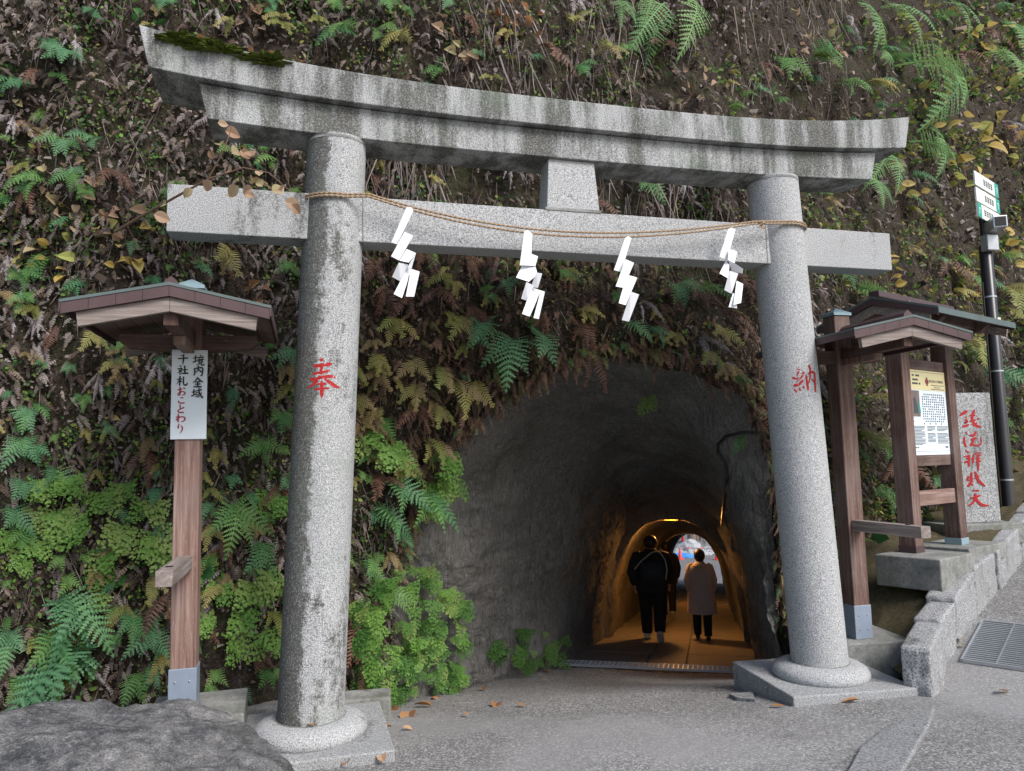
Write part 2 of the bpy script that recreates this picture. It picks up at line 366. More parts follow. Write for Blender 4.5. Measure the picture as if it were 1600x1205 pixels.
# road climbing to the right behind a stone kerb wall
WB = [onZ(1405, 1205, -0.14)]+[atd(*q) for q in [(1452, 1105, 5.75), (1481, 1034, 6.4), (1517, 972, 7.1), (1552, 924, 7.9), (1579, 892, 8.6), (1599, 867, 9.1)]]
WB[0][2] = -0.17
d0 = WB[0]-WB[1]; WB = [WB[1]+d0*4+np.array([0, 0, 0.1])]+WB
dl = WB[-1]-WB[-2]; WB = WB+[WB[-1]+dl*8]
rows = []
for i, P in enumerate(WB):
    t = WB[min(i+1, len(WB)-1)]-WB[max(i-1, 0)]; n = np.array([t[1], -t[0], 0]); n /= np.linalg.norm(n)
    rows.append([P+n*o for o in (-0.06, 0.3, 0.8, 1.5, 2.5, 4, 6)])
V = np.array(rows).reshape(-1, 3); I = np.arange(len(V)).reshape(len(rows), 7)
Fq = np.stack([I[:-1, :-1], I[:-1, 1:], I[1:, 1:], I[1:, :-1]], -1).reshape(-1, 4)
ro = link('road', mesh_np('road', V, Fq, mRoad, True)); m = ro.modifiers.new('s', 'SUBSURF'); m.subdivision_type = 'SIMPLE'; m.levels = m.render_levels = 3
tag(ro, 'grey aggregate road climbing to the right of the gate', 'road', kind='structure')

# ------------------------------------------------------------------ cliff with tunnel
NT, NC, NTU = 640, 240, 260
def cliffY(x, z):
    x = np.asarray(x, float); z = np.asarray(z, float)
    y = 1.05+0.10*z+0.40*np.clip(x-2.2, 0, 30)+0.012*np.clip(x-2.6, 0, 5)*np.clip(z-1.0, 0, 8)
    y = y-0.10*np.clip(-x-2.5, 0, 8)
    y = y-0.25*np.exp(-((z-3.0)/0.8)**2)*np.exp(-((x-0.3)/2.2)**2)
    y = y-0.22*np.exp(-((z-5.6)/1.0)**2)*np.exp(-((x+0.5)/3.0)**2)
    y = y+0.15*np.clip(z-7.5, 0, 9)
    return y
lip_px = [(630, 1120, 1.95), (628, 1040, 1.9), (630, 950, 1.8), (650, 850, 1.7), (690, 740, 1.6), (742, 655, 1.5), (800, 603, 1.42), (880, 566, 1.35), (970, 548, 1.3), (1060, 566, 1.3), (1130, 615, 1.35), (1180, 668, 1.45), (1207, 750, 1.55), (1222, 860, 1.7), (1232, 1000, 1.8), (1238, 1120, 1.85)]
LP = np.array([onY(a, b, c) for a, b, c in lip_px])
def resamp(P, n):
    d = np.r_[0, np.cumsum(np.linalg.norm(np.diff(P, axis=0), axis=1))]; t = np.linspace(0, d[-1], n)
    Q = np.stack([np.interp(t, d, P[:, i]) for i in range(3)], 1)
    k = np.exp(-np.linspace(-2, 2, 41)**2); k /= k.sum()
    for i in range(3): Q[:, i] = np.convolve(np.pad(Q[:, i], 20, mode='reflect', reflect_type='odd'), k, 'valid')
    return Q
LIP = resamp(LP, NT)
_t = np.linspace(0, 9, NT); LIP[:, 0] += .11*fbm(np.stack([_t, _t*0, _t*0+1], 1), 4, 91); LIP[:, 2] += .09*fbm(np.stack([_t, _t*0, _t*0+5], 1), 4, 92); LIP[:, 1] += .12*fbm(np.stack([_t, _t*0, _t*0+9], 1), 3, 93)
def section(s, l, r, h, sk=0.0, ex=2.7):
    c = (l+r)/2; hw = (r-l)/2; z0 = tz(s)-0.15; th = np.linspace(pi, 0, NT*4)
    lat = c+hw*np.sign(np.cos(th))*abs(np.cos(th))**(2/ex)*1.0; zz = z0+(h+0.15)*np.sin(th)**(2/ex)
    lat = c+(lat-c)*(1-0.10*(zz-z0)/h)
    P = np.stack([TD[0]*s+TN[0]*lat, TD[1]*s+TN[1]*lat, zz], 1)
    return resamp(P, NT)
stations = [LIP, section(2.9, -1.55, 1.62, 3.15), section(4.2, -1.10, 1.55, 2.75), section(7.3, -0.90, 1.53, 2.26)]
su = np.array([0, .25, .5, 1.0])
def cr(us, u):          # smooth interpolation of the stations
    out = []
    for v in u:
        i = min(np.searchsorted(us, v, 'right')-1, len(us)-2); t = (v-us[i])/(us[i+1]-us[i])
        p0, p1, p2, p3 = stations[max(i-1, 0)], stations[i], stations[i+1], stations[min(i+2, len(us)-1)]
        m1 = (p2-p0)/(us[i+1]-us[max(i-1, 0)])*(us[i+1]-us[i]); m2 = (p3-p1)/(us[min(i+2, len(us)-1)]-us[i])*(us[i+1]-us[i])
        out.append((2*t**3-3*t*t+1)*p1+(t**3-2*t*t+t)*m1+(-2*t**3+3*t*t)*p2+(t**3-t*t)*m2)
    return np.array(out)
TU = cr(su, np.linspace(0, 1, NTU))
# outer frame of the cliff
corner = np.array([[-9, 0, -1.6], [-9, 0, 18], [19, 0, 18], [19, 0, -1.6]], float)
def frame():
    k = NT; ang0 = 0; out = []
    c = np.array([1.0, 0, 0.2])
    for i in range(NT):
        P = LIP[i]; d = np.array([P[0]-c[0], 0, P[2]-c[2]])
        u = i/(NT-1); th = pi*1.10-u*pi*1.20
        d = np.array([math.cos(th), 0, math.sin(th)])*0.55+d/np.linalg.norm(d)*0.45; d /= np.linalg.norm(d)
        ts = []
        if d[0] < 0: ts.append((-9-c[0])/d[0])
        if d[0] > 0: ts.append((19-c[0])/d[0])
        if d[2] > 0: ts.append((18-c[2])/d[2])
        if d[2] < 0: ts.append((-1.6-c[2])/d[2])
        out.append(c+d*min(ts))
    return np.array(out)
OUT = frame()
OUT[0] = (-9, 0, -1.6); OUT[-1] = (19, 0, -1.6)
u = np.linspace(0, 1, NC)**1.7
CL = LIP[None]*(1-u[:, None, None])+OUT[None]*u[:, None, None]
dist = np.sqrt((CL[..., 0]-LIP[None, :, 0])**2+(CL[..., 2]-LIP[None, :, 2])**2)
yc = cliffY(CL[..., 0], CL[..., 2]); yl = cliffY(LIP[:, 0], LIP[:, 2])
CL[..., 1] = yc+(LIP[None, :, 1]-yl[None])*np.exp(-(dist/0.38)**1.5)
# relief
ALL = np.concatenate([TU[::-1], CL[1:]], 0)
du = np.gradient(ALL, axis=0); dv = np.gradient(ALL, axis=1); Nn = np.cross(dv, du); Nn /= np.linalg.norm(Nn, axis=-1, keepdims=True)+1e-9
mid = ALL[NTU+60, NT//2]
if Nn[NTU+60, NT//2, 1] > 0: Nn = -Nn
ci = np.clip((np.arange(len(ALL))-(NTU-14))/20.0, 0, 1)[:, None]
rough = fbm(ALL*1.1, 5, 3)*0.16*ci+fbm(ALL*np.array([4, 4, 2.2]), 4, 11)*0.06*ci
lay = fbm(ALL*np.array([0.7, 0.7, 3.0]), 4, 21); rough = rough+(1-ci)*(fbm(ALL*1.3, 5, 31)*0.035+lay*0.02+np.floor(lay*3)/3*0.03)
Pr = ALL*np.array([1, 1, 1]); dg_ = np.stack([Pr[..., 0]*5+Pr[..., 2]*3.2, Pr[..., 1]*5+Pr[..., 2]*3.2, Pr[..., 2]*1.4], -1)
rough = rough+(1-ci)*(fbm(dg_, 4, 61, .6)*0.022+np.abs(fbm(ALL*np.array([.5, .5, 1.1]), 4, 71))*-.06+fbm(ALL*9, 3, 66)*.008)
rough[:12] *= np.linspace(0, 1, 12)[:, None]
ALL = ALL+Nn*rough[..., None]
def grid_obj(name, G, mat, flip=False):
    n, m = G.shape[:2]; I = np.arange(n*m).reshape(n, m)
    F = np.stack([I[:-1, :-1], I[:-1, 1:], I[1:, 1:], I[1:, :-1]], -1).reshape(-1, 4)
    if flip: F = F[:, ::-1].copy()
    return link(name, mesh_np(name, G.reshape(-1, 3), F, mat, True)), F
TUo, TF = grid_obj('tunnel', ALL[:NTU], mRock); tag(TUo, 'dark chiselled rock mouth of the pedestrian tunnel', 'tunnel', kind='structure')
CLo, CF = grid_obj('cliff', ALL[NTU-1:], mSoil); tag(CLo, 'brown root covered cliff face behind the stone gate', 'cliff', kind='structure')
# inner tunnel: low arched bore, lit amber, stepping slightly in and out along its length
bore = []; base_l, base_r = -0.80, 1.47
seq = [(7.3, -.90, 1.53, 2.26), (7.5, -.88, 1.52, 2.22), (7.62, -.80, 1.46, 2.03), (7.9, -.80, 1.46, 2.03), (8.05, -.86, 1.50, 2.16), (10.5, -.80, 1.46, 2.10), (13.0, -.80, 1.46, 2.10), (13.6, -.74, 1.42, 2.06), (15.3, -.74, 1.42, 2.06), (15.42, -.66, 1.38, 1.92), (15.7, -.66, 1.38, 1.92), (15.85, -.74, 1.44, 2.08), (22, -.72, 1.48, 2.1), (29.0, -.78, 1.50, 2.15)]
for j in range(len(seq)-1):
    n = max(2, int((seq[j+1][0]-seq[j][0])/0.25))
    for q in range(n):
        t = q/n; bore.append(section(*[seq[j][i]*(1-t)+seq[j+1][i]*t for i in range(4)])[::4])
bore.append(section(*seq[-1])[::4]); bore = np.array(bore)
cen = bore.mean(1, keepdims=True); dd = bore-cen; bore[1:] = (bore+dd*(fbm(bore*2.2, 4, 51)*0.035)[..., None])[1:]
bo, _ = grid_obj('tunnel_bore', bore, mRock, True); tag(bo, 'low inner bore of the tunnel glowing amber', 'tunnel', kind='structure')

# ray target for planting
VV = [tuple(v) for v in ALL.reshape(-1, 3)]; n, m_ = ALL.shape[:2]; I = np.arange(n*m_).reshape(n, m_)
FF = np.stack([I[:-1, :-1], I[:-1, 1:], I[1:, 1:], I[1:, :-1]], -1).reshape(-1, 4).tolist()
BVH = BVHTree.FromPolygons(VV, FF)
def cliff_hit(px, py):
    d = Vector(ray(px, py)).normalized(); h = BVH.ray_cast(Vector(CP), d, 60)
    if h[0] is None: return None
    nrm = h[1]
    if nrm.dot(d) > 0: nrm = -nrm
    return h[0], nrm, h[2] >= (NTU+1)*(NT-1)

# tunnel floor: slabs with open joints
fl = MB()
for s0, s1 in [(4.2, 29.2)]:
    P = [TD*s0+TN*-1.6, TD*s0+TN*2.0, TD*s1+TN*2.0, TD*s1+TN*-1.6]
    zs = [tz(s0), tz(s0), tz(s1), tz(s1)]
    fl.add([(p[0], p[1], z-0.03) for p, z in zip(P, zs)], [(0, 1, 2, 3)])
tf = tag(fl.build('tunnel_floor', mConc), 'stone slab floor running down through the tunnel', 'floor', kind='structure')
sv = 4.62; k = 0
while sv < 20:
    ln = 1.15+0.3*R_.random()
    for l0, l1 in ((-1.5, 0.02+0.03*k % .05), (0.05, 0.56), (0.575, 2.0)):
        mb = MB(); q = [(sv+.006, l0+.006), (sv+.006, l1-.006), (sv+ln-.006, l1-.006), (sv+ln-.006, l0+.006)]
        dz = R_.uniform(-.003, .003)
        A = [(TD[0]*s+TN[0]*l, TD[1]*s+TN[1]*l, tz(s)-0.05) for s, l in q]; B = [(a_, b_, c_+0.05+dz) for a_, b_, c_ in A]
        mb.prism(A, B).build('floor_slab', mFloor, tf, bev=0.004)
    sv += ln; k += 1
# drain grating across the tunnel mouth
def grate(name, P0, ex, ey, L, W, nb, label, across=True, fr=0.014):
    t = empty(name, P0, 0, label, 'drain grate')
    ex = Vector(ex).normalized(); ey = Vector(ey).normalized(); ez = ex.cross(ey)
    Mx = Matrix((ex, ey, ez)).transposed()
    mb = MB()
    for c, d in (((L/2, 0, 0), (L+fr, fr, .03)), ((L/2, W, 0), (L+fr, fr, .03)), ((0, W/2, 0.001), (fr, W, .03)), ((L, W/2, .001), (fr, W, .03))):
        mb.box(Mx @ Vector(c), d, Mx)
    mb.build('frame', mSteel, t)
    mb = MB()
    for i in range(1, nb):
        if across: mb.box(Mx @ Vector((L*i/nb, W/2, -.002)), (0.013, W-.02, .028), Mx)
        else: mb.box(Mx @ Vector((L/2, W*i/nb, -.002)), (L-.02, 0.011, .028), Mx)
    b = mb.build('bars', mSteel, t); b['kind'] = 'stuff'
    mb = MB()
    for i in range(1, 4):
        if across: mb.box(Mx @ Vector((L/2, W*i/4, -.001)), (L-.02, .009, .026), Mx)
        else: mb.box(Mx @ Vector((L*i/4, W/2, .001)), (.02, W-.02, .03), Mx)
    mb.build('cross_bars', mSteel, t)
    MB().box(Mx @ Vector((L/2, W/2, -.045)), (L, W, .01), Mx).build('pit', mBlack, t)
    return t
P0 = TD*4.30+TN*-1.15
grate('drain_grate', (P0[0], P0[1], tz(4.30)+.014), (TN[0], TN[1], 0.0), (TD[0], TD[1], -TSL), 2.75, 0.36, 44, 'narrow steel drain grate across the floor of the tunnel mouth')

# ------------------------------------------------------------------ stone torii gate
tor = empty('torii_gate', (0, 0, -0.16), 0, 'grey granite shrine gate with upswept double lintel before the tunnel', 'gate')
def tb(o): o.location.z += 0.16; return o
S, LEAN = 2.05, 0.0425
for sg, mt in ((-1, mGranL), (1, mGranR)):
    mb = MB(); prof = []
    rings = []
    for j in range(25):
        z = -0.02+j*4.15/24; r = 0.2255-0.0004*j
        rings.append([(sg*(-LEAN*z)+r*math.cos(2*pi*k/64), r*math.sin(2*pi*k/64), z) for k in range(64)])
    c = tb(mb.loft(rings).build('column', mt, tor, (sg*S, 0, 0), smooth=True)); c['label'] = ('lichen stained left column' if sg < 0 else 'clean pale right column')
    prof = [(0.24, -0.10), (0.375, -0.10), (0.385, -0.085), (0.384, -0.055), (0.365, -0.025), (0.33, -0.004), (0.285, 0.010), (0.245, 0.012), (0.22, 0.010)]
    tb(MB().lathe(prof, 64).build('column_base', mGran, tor, (sg*S, 0, 0), smooth=True))
    mo = tb(MB().lathe([(0.2, 0.0), (0.236, 0.0), (0.238, 0.013), (0.2, 0.016)], 64).build('mortar_ring', mPaper if 0 else mConc, tor, (sg*S, 0, 0), smooth=True))
    tb(MB().lathe([(0.2, 4.095), (0.2195, 4.097), (0.2195, 4.1135), (0.2, 4.1145)], 64).build('mortar_cap', mConc, tor, (sg*(S-LEAN*4.1), 0, 0), smooth=True))
    rz = 0.0 if sg < 0 else -0.12
    cx = -2.055 if sg < 0 else 2.06
    tb(box_obj('plinth', (cx, 0.03, -0.10-0.35), (1.05, 1.06, 0.70), mPlinth, tor, 0.012, rz))
# lintels, swept up towards both ends
def swept(name, mat, xl, xr, top, bot, y0, y1, slant, crown=0.0):
    n = 60; rings = []
    for i in range(n+1):
        u = -1+2*i/n; xt = u*(xr if u > 0 else -xl); xb = u*((xr if u > 0 else -xl)-slant)
        zt, zb = top(abs(u)), bot(abs(u))
        rings.append([(xb, y0, zb), (xb, y1, zb), (xt, y1, zt), (xt, (y0+y1)/2, zt+crown), (xt, y0, zt)])
    return tb(MB().loft(rings).build(name, mat, tor, bev=0.006))
swept('upper_lintel', mGranTop, -3.21, 3.21, lambda u: 4.567+0.20*u**3, lambda u: 4.345+0.125*u**3, -0.215, 0.32, 0.07, 0.05)
swept('lower_lintel', mGranTop, -2.83, 2.87, lambda u: 4.34+0.09*u**3, lambda u: 4.115+0.058*u**3, -0.145, 0.215, 0.06)
zc = (3.351+3.691)/2; hh = 3.691-3.351
for x0, x1, dy in ((-3.022, -1.93, 0.0), (-1.93, 1.93, 0.003), (1.93, 2.977, 0.0)):
    tb(box_obj('tie_beam', ((x0+x1)/2, -0.012, zc), (x1-x0, 0.216+2*dy, hh), mGran if x0 > -2.5 else mStub, tor, 0.006))
for sg in (-1, 1):
    tb(MB().box((0, 0, 0), (0.008, 0.226, hh+.008)).build('beam_joint', mConc, tor, (sg*(S-LEAN*3.52)-sg*0.205, -0.012, zc)))
mb = MB(); yb, yt = 0.115, 0.10
mb.prism([(-.222, -yb, 3.705), (.222, -yb, 3.705), (.222, yb, 3.705), (-.222, yb, 3.705)], [(-.193, -yt, 4.114), (.193, -yt, 4.114), (.193, yt, 4.114), (-.193, yt, 4.114)])
tb(mb.build('centre_strut', mGran, tor, (-0.047, -0.012, 0), bev=0.005))
tb(MB().box((-0.047, -.012, 3.70), (.47, .235, .022)).build('strut_mortar', mConc, tor))

# carved brush characters
def brush(strokes, ox, oy, sc, place, lift=0.0):
    mb = MB()
    for si, st in enumerate(strokes):
        P = np.array(st, float); d = np.r_[0, np.cumsum(np.hypot(*np.diff(P[:, :2], axis=0).T))]
        t = np.linspace(0, d[-1], max(6, int(d[-1]/25)))
        # smooth through the points
        q = []
        for v in t:
            i = min(max(np.searchsorted(d, v, 'right')-1, 0), len(P)-2); u = (v-d[i])/(d[i+1]-d[i])
            p0, p1, p2, p3 = P[max(i-1, 0)], P[i], P[i+1], P[min(i+2, len(P)-1)]
            q.append(0.5*(2*p1+(p2-p0)*u+(2*p0-5*p1+4*p2-p3)*u*u+(3*p1-p0-3*p2+p3)*u**3))
        q = np.array(q); tg = np.gradient(q[:, :2], axis=0); tg /= np.linalg.norm(tg, axis=1, keepdims=True)+1e-9
        nn = np.stack([-tg[:, 1], tg[:, 0]], 1); L = q[:, :2]+nn*q[:, 2:3]/2; Rr = q[:, :2]-nn*q[:, 2:3]/2
        h0 = q[0, :2]-tg[0]*q[0, 2]*0.28; h1 = q[-1, :2]+tg[-1]*q[-1, 2]*0.28
        loop = [h0]+list(L)+[h1]+list(Rr[::-1])
        V = [place(ox+p[0]/sc, oy+p[1]/sc, lift+si*0.00015) for p in loop]
        n = len(L); F = [(0, 1, 2*n+1)]+[(i, i+1, 2*n+1-i, 2*n+2-i) for i in range(1, n)]+[(n, n+1, n+2)]
        mb.add(V, F)
    return mb
def col_place(sg):
    def f(px, py, lift):
        d = ray(px, py); k = 3.0
        lo, hi = 3.0, 9.0
        # march to the leaning column
        kk = np.linspace(4.0, 7.5, 1400); P = CP+np.outer(kk, d); ax = sg*(S-LEAN*P[:, 2])
        r = np.hypot(P[:, 0]-ax, P[:, 1]); rr = 0.2255-0.0023*P[:, 2]
        j = np.argmax(r < rr+0.0015+lift) if (r < rr+.0015+lift).any() else np.argmin(r)
        return P[j]-np.array([0, 0, -0.16])-np.array([sg*S, 0, 0])
    return f
HOU = [[(500, 240, 75), (525, 330, 62), (500, 480, 52), (470, 600, 52), (400, 690, 60), (310, 765, 35), (230, 805, 8)], [(370, 390, 72), (520, 370, 60), (690, 350, 72)], [(360, 535, 50), (520, 505, 50), (660, 475, 45)], [(310, 645, 60), (480, 610, 50), (640, 580, 62), (765, 595, 50)], [(570, 620, 40), (680, 705, 72), (780, 770, 60), (860, 795, 8)], [(445, 725, 40), (590, 720, 45)], [(395, 825, 45), (520, 810, 40), (650, 805, 35)], [(515, 680, 45), (515, 800, 75), (515, 920, 65), (515, 995, 8)]]
NOU = [[(480, 340, 110), (480, 430, 70), (430, 560, 30)], [(320, 600, 60), (420, 640, 50), (500, 610, 30)], [(610, 450, 60), (560, 590, 50), (420, 730, 20)], [(360, 820, 80), (480, 790, 70), (600, 680, 60)], [(370, 920, 50), (430, 1000, 55)], [(490, 890, 40), (530, 950, 55)], [(600, 830, 40), (630, 890, 45)], [(680, 550, 50), (710, 750, 62), (740, 930, 55)], [(760, 270, 55), (790, 400, 50), (790, 560, 42), (760, 750, 30)], [(740, 500, 50), (860, 450, 62), (910, 520, 50), (920, 700, 45), (935, 990, 45)], [(820, 640, 35), (880, 690, 42), (900, 740, 30)]]
cols_ = [o for o in tor.children if o.name.startswith('column') and 'base' not in o.name]
cl_, cr_ = [o for o in cols_ if o.location.x < 0][0], [o for o in cols_ if o.location.x > 0][0]
def fixz(P): return P
for strokes, ox, oy, sc, sg, par in ((HOU, 460, 540, 12.05, -1, cl_), (NOU, 1220, 555, 17.21, 1, cr_)):
    pf = col_place(sg)
    mbk = brush(strokes, ox, oy, sc, lambda a_, b_, c_, pf=pf: pf(a_, b_, c_)-np.array([0, 0, 0.16]))
    o = mbk.build('carved_character', mRed, par); o['label'] = 'red carved brush character'

# straw rope tied round both columns
rope = empty('straw_rope', (0, -0.24, 3.5), 0, 'thin twisted straw rope strung between the two gate columns', 'rope')
def rope_path(dz, ph):
    pts = []
    cxl = -S+LEAN*3.68; cxr = S-LEAN*3.69
    for k in range(18):                       # round the left column
        a = -pi*1.55+k/17*(pi*1.15); pts.append((cxl+.238*math.cos(a), .238*math.sin(a), 3.665+dz+0.012*math.sin(a)))
    mid = [(570, 303), (640, 325), (740, 348), (830, 361), (900, 366), (1000, 367), (1100, 358), (1160, 351)]
    M2 = np.array([onY(x, y, -.245) for x, y in mid])
    xs = np.linspace(-1.66, 1.50, 120)
    zs = np.poly1d(np.polyfit(M2[:, 0], M2[:, 2], 4))(xs)
    for x, z in zip(xs, zs):
        sp = dz*(1+0.8*math.sin((x+1.66)/3.16*pi)); pts.append((x, -.243-.004*ph, z+sp))
    for k in range(18):
        a = -pi*0.60+k/17*(pi*1.15); pts.append((cxr+.238*math.cos(a), .238*math.sin(a), 3.685+dz))
    P = np.array(pts); d = np.r_[0, np.cumsum(np.linalg.norm(np.diff(P, axis=0), axis=1))]; t = np.arange(0, d[-1], 0.008)
    return [tuple(np.interp(v, d, P[:, i]) for i in range(3)) for v in t]
for dz, ph in ((0.010, 0), (-0.010, 1)):
    o = MB().tube([(x, y+.24, z-3.5) for x, y, z in rope_path(dz, ph)], 0.0078, 8, 2, 170).build('strand', mRope, rope, smooth=True)
mb = MB(); kc = Vector(onY(1190, 350, -.25))
for i in range(14):
    a = -pi/2+R_.uniform(-.9, .9); L = R_.uniform(.035, .06); d = Vector((math.cos(a), -.15, math.sin(a)))
    mb.tube([kc, kc+d*L*.6, kc+d*L], [.004, .0035, .002], 5)
mb.tube([kc+Vector((-.03, 0, .012)), kc+Vector((0, -.015, .02)), kc+Vector((.03, 0, .010))], .011, 7)
mb.tube([kc+Vector((-.02, -.005, -.012)), kc+Vector((0, -.02, .0)), kc+Vector((.012, -.01, .022))], .010, 7)
o = mb.build('knot', mRope, rope); o.location = (0, .24, -3.5)
# zigzag paper streamers
SH = [((590, 310, 7.09), [[(320, 95), (378, 98), (396, 140), (217, 512), (150, 488)], [(300, 370), (395, 412), (240, 690), (150, 642)], [(322, 562), (425, 608), (345, 712), (245, 690)], [(425, 608), (375, 780), (330, 770), (400, 630)], [(235, 712), (342, 735), (250, 920), (160, 870)], [(330, 768), (376, 785), (270, 1105), (178, 1060)], [(370, 780), (467, 812), (405, 1090), (312, 1088)]], 'leftmost zigzag white paper streamer on the straw rope'),
      ((440, 180, 3.172), [[(1203, 575), (1222, 570), (1243, 588), (1236, 745), (1180, 745)], [(1225, 682), (1271, 700), (1258, 747), (1182, 744)], [(1190, 748), (1258, 750), (1269, 790), (1225, 826), (1162, 805)], [(1262, 780), (1292, 785), (1270, 857), (1235, 852)], [(1213, 826), (1252, 846), (1215, 920), (1187, 910)], [(1240, 853), (1285, 870), (1230, 998), (1192, 985)], [(1285, 868), (1305, 875), (1275, 1011), (1248, 1005)]], 'second zigzag white paper streamer from the left column'),
      ((850, 150, 2.94), [[(372, 652), (388, 643), (402, 653), (355, 810), (321, 800)], [(375, 750), (414, 767), (365, 882), (329, 875)], [(380, 821), (428, 835), (375, 961), (343, 952)], [(400, 899), (437, 912), (390, 1037), (357, 1030)]], 'third zigzag white paper streamer from the left column'),
      ((850, 150, 2.94), [[(846, 612), (863, 604), (880, 614), (840, 755), (806, 738)], [(850, 702), (887, 715), (875, 772), (845, 752)], [(836, 757), (852, 778), (845, 838), (806, 815)], [(848, 755), (875, 768), (915, 795), (912, 816), (862, 806)], [(852, 803), (892, 815), (862, 909), (828, 892)], [(885, 849), (915, 864), (905, 951), (870, 960)], [(868, 905), (886, 915), (886, 976), (848, 970)]], 'rightmost zigzag white paper streamer nearest the clean column')]
for (ox, oy, sc), polys, lab in SH:
    p0 = onY(ox+polys[0][0][0]/sc, oy+polys[0][0][1]/sc, -.262); t = empty('paper_streamer', p0, 0, lab, 'paper streamer', 'paper streamers on the rope')
    for i, pl in enumerate(polys):
        cy = np.mean([q[1] for q in pl]); yy = -.262-.006*(i % 2)-0.002*i
        A = []
        for j, (x, y) in enumerate(pl):
            tilt = 0.045*math.sin(i*2.1+0.6)*((y-cy)/sc/25)+0.02*math.sin(i*1.3+j)
            A.append(Vector(onY(ox+x/sc, oy+y/sc, yy+tilt-.012))-Vector(p0))
        MB().prism([p+Vector((0, .0006, 0)) for p in A], [p-Vector((0, .0006, 0)) for p in A]).build('paper_fold', mPaper, t)

# ------------------------------------------------------------------ roofed signposts
def signpost(loc, label, board):
    t = empty('roofed_signpost', loc, 0, label, 'signpost'); W = 0.165
    post = box_obj('post', (0, 0, 1.45), (W, W, 2.90), mWood if board else mWoodR, t, 0.008)
    sh = box_obj('metal_shoe', (0, 0, 0.145), (W+.012, W+.012, 0.29), mShoe, t, 0.004)
    for dx in (-.045, .045):
        for dz in (.03, -.09):
            MB().lathe([(.007, 0), (.007, .004), (.004, .007)], 10).build('bolt', mSteel, sh, (dx, -W/2-.006, dz+.03), rot=(pi/2, 0, 0))
    mb = MB(); q = W/2+.012
    mb.prism([(-q, -q, 2.90), (q, -q, 2.90), (q, q, 2.90), (-q, q, 2.90)], [(-q, -q, 2.925), (q, -q, 2.925), (q, q, 2.925), (-q, q, 2.925)])
    mb.add([(-q, -q, 2.9255), (q, -q, 2.9255), (q, q, 2.9255), (-q, q, 2.9255), (0, 0, 2.985)], [(0, 1, 4), (1, 2, 4), (2, 3, 4), (3, 0, 4)])
    mb.build('post_cap', mCap, t)
    y0, y1 = -0.92, 0.42; hw = 0.585; zp, ze = 2.725, 2.60
    roof = MB()
    for sg in (-1, 1):
        roof.prism([(0, y0, zp), (0, y1, zp), (0, y1, zp+.018), (0, y0, zp+.018)], [(sg*hw, y0, ze), (sg*hw, y1, ze), (sg*hw, y1, ze+.018), (sg*hw, y0, ze+.018)])
    ro = roof.build('roof', mRoofTop, t)
    for sg in (-1, 1):
        n = 4
        for i in range(n):                      # copper fascia in short lapped lengths
            a, b = i/n+.002, (i+1)/n-.002
            def pt(u, z, y): return (sg*hw*u*.985, y, zp+(ze-zp)*u+z)
            for yy, th in ((y0+.004, .014),):
                MB().prism([pt(a, -.002, yy), pt(b, -.002, yy), pt(b, -.066, yy), pt(a, -.066, yy)], [pt(a, -.002, yy+th), pt(b, -.002, yy+th), pt(b, -.066, yy+th), pt(a, -.066, yy+th)]).build('copper_fascia', mCopper, ro)
        def pw(u, z, y): return (sg*hw*u, y, zp+(ze-zp)*u+z)
        MB().prism([pw(0.001, -.068, y0+.03), pw(.86, -.068, y0+.03), pw(.84, -.155, y0+.03), pw(0.001, -.155, y0+.03)], [pw(0.001, -.068, y0+.07), pw(.86, -.068, y0+.07), pw(.84, -.155, y0+.07), pw(.001, -.155, y0+.07)]).build('barge_board', mWoodG, ro, bev=.003)
        MB().prism([pw(0.001, -.068, y1-.07), pw(.86, -.068, y1-.07), pw(.84, -.155, y1-.07), pw(0.001, -.155, y1-.07)], [pw(0.001, -.068, y1-.03), pw(.86, -.068, y1-.03), pw(.84, -.155, y1-.03), pw(.001, -.155, y1-.03)]).build('barge_board', mWoodG, ro, bev=.003)
        for i in range(5):                      # soffit boards
            u0, u1 = .02+i*.19, .02+(i+1)*.19-.008
            MB().prism([pw(u0, -.022, y0+.02), pw(u1, -.022, y0+.02), pw(u1, -.022, y1-.02), pw(u0, -.022, y1-.02)], [pw(u0, -.006, y0+.02), pw(u1, -.006, y0+.02), pw(u1, -.006, y1-.02), pw(u0, -.006, y1-.02)]).build('soffit_board', mWoodDY, ro)
        MB().prism([pw(1.0, .003, y0), pw(1.0, .003, y1), pw(1, -.05, y1), pw(1, -.05, y0)], [pw(.985, .003, y0), pw(.985, .003, y1), pw(.985, -.05, y1), pw(.985, -.05, y0)]).build('eave_edge', mCopper, ro)
    MB().prism([(-.05, y0+.06, zp-.0), (.05, y0+.06, zp-.0), (.035, y0+.06, zp+.04), (0, y0+.06, zp+.07), (-.035, y0+.06, zp+.04)], [(-.05, -.09, zp-.0), (.05, -.09, zp-.0), (.035, -.09, zp+.04), (0, -.09, zp+.07), (-.035, -.09, zp+.04)]).build('ridge_cap', mCopper, ro)
    # cross beam with shaped ends, and the longitudinal beam
    P = [(-.46, 2.52), (-.40, 2.475), (-.13, 2.455), (.13, 2.455), (.40, 2.475), (.46, 2.52), (.45, 2.57), (-.45, 2.57)]
    MB().prism([(x, -.055, z) for x, z in P], [(x, .055, z) for x, z in P]).build('cross_beam', mWoodDX, t, bev=.004)
    box_obj('ridge_beam', (0, -.22, 2.535), (.085, 1.24, .085), mWoodD, t, .004)
    box_obj('brace', (0, -.30, 2.46), (.075, .40, .06), mWood, t, .004)
    arm = box_obj('rail_arm', (0, -.47, 0.99), (.095, .80, .095), mWoodGY, t, .005)
    MB().lathe([(.022, 0), (.022, .005), (.012, .006)], 14).build('bolt_cap', mBlack, arm, (0, -.22, .0475))
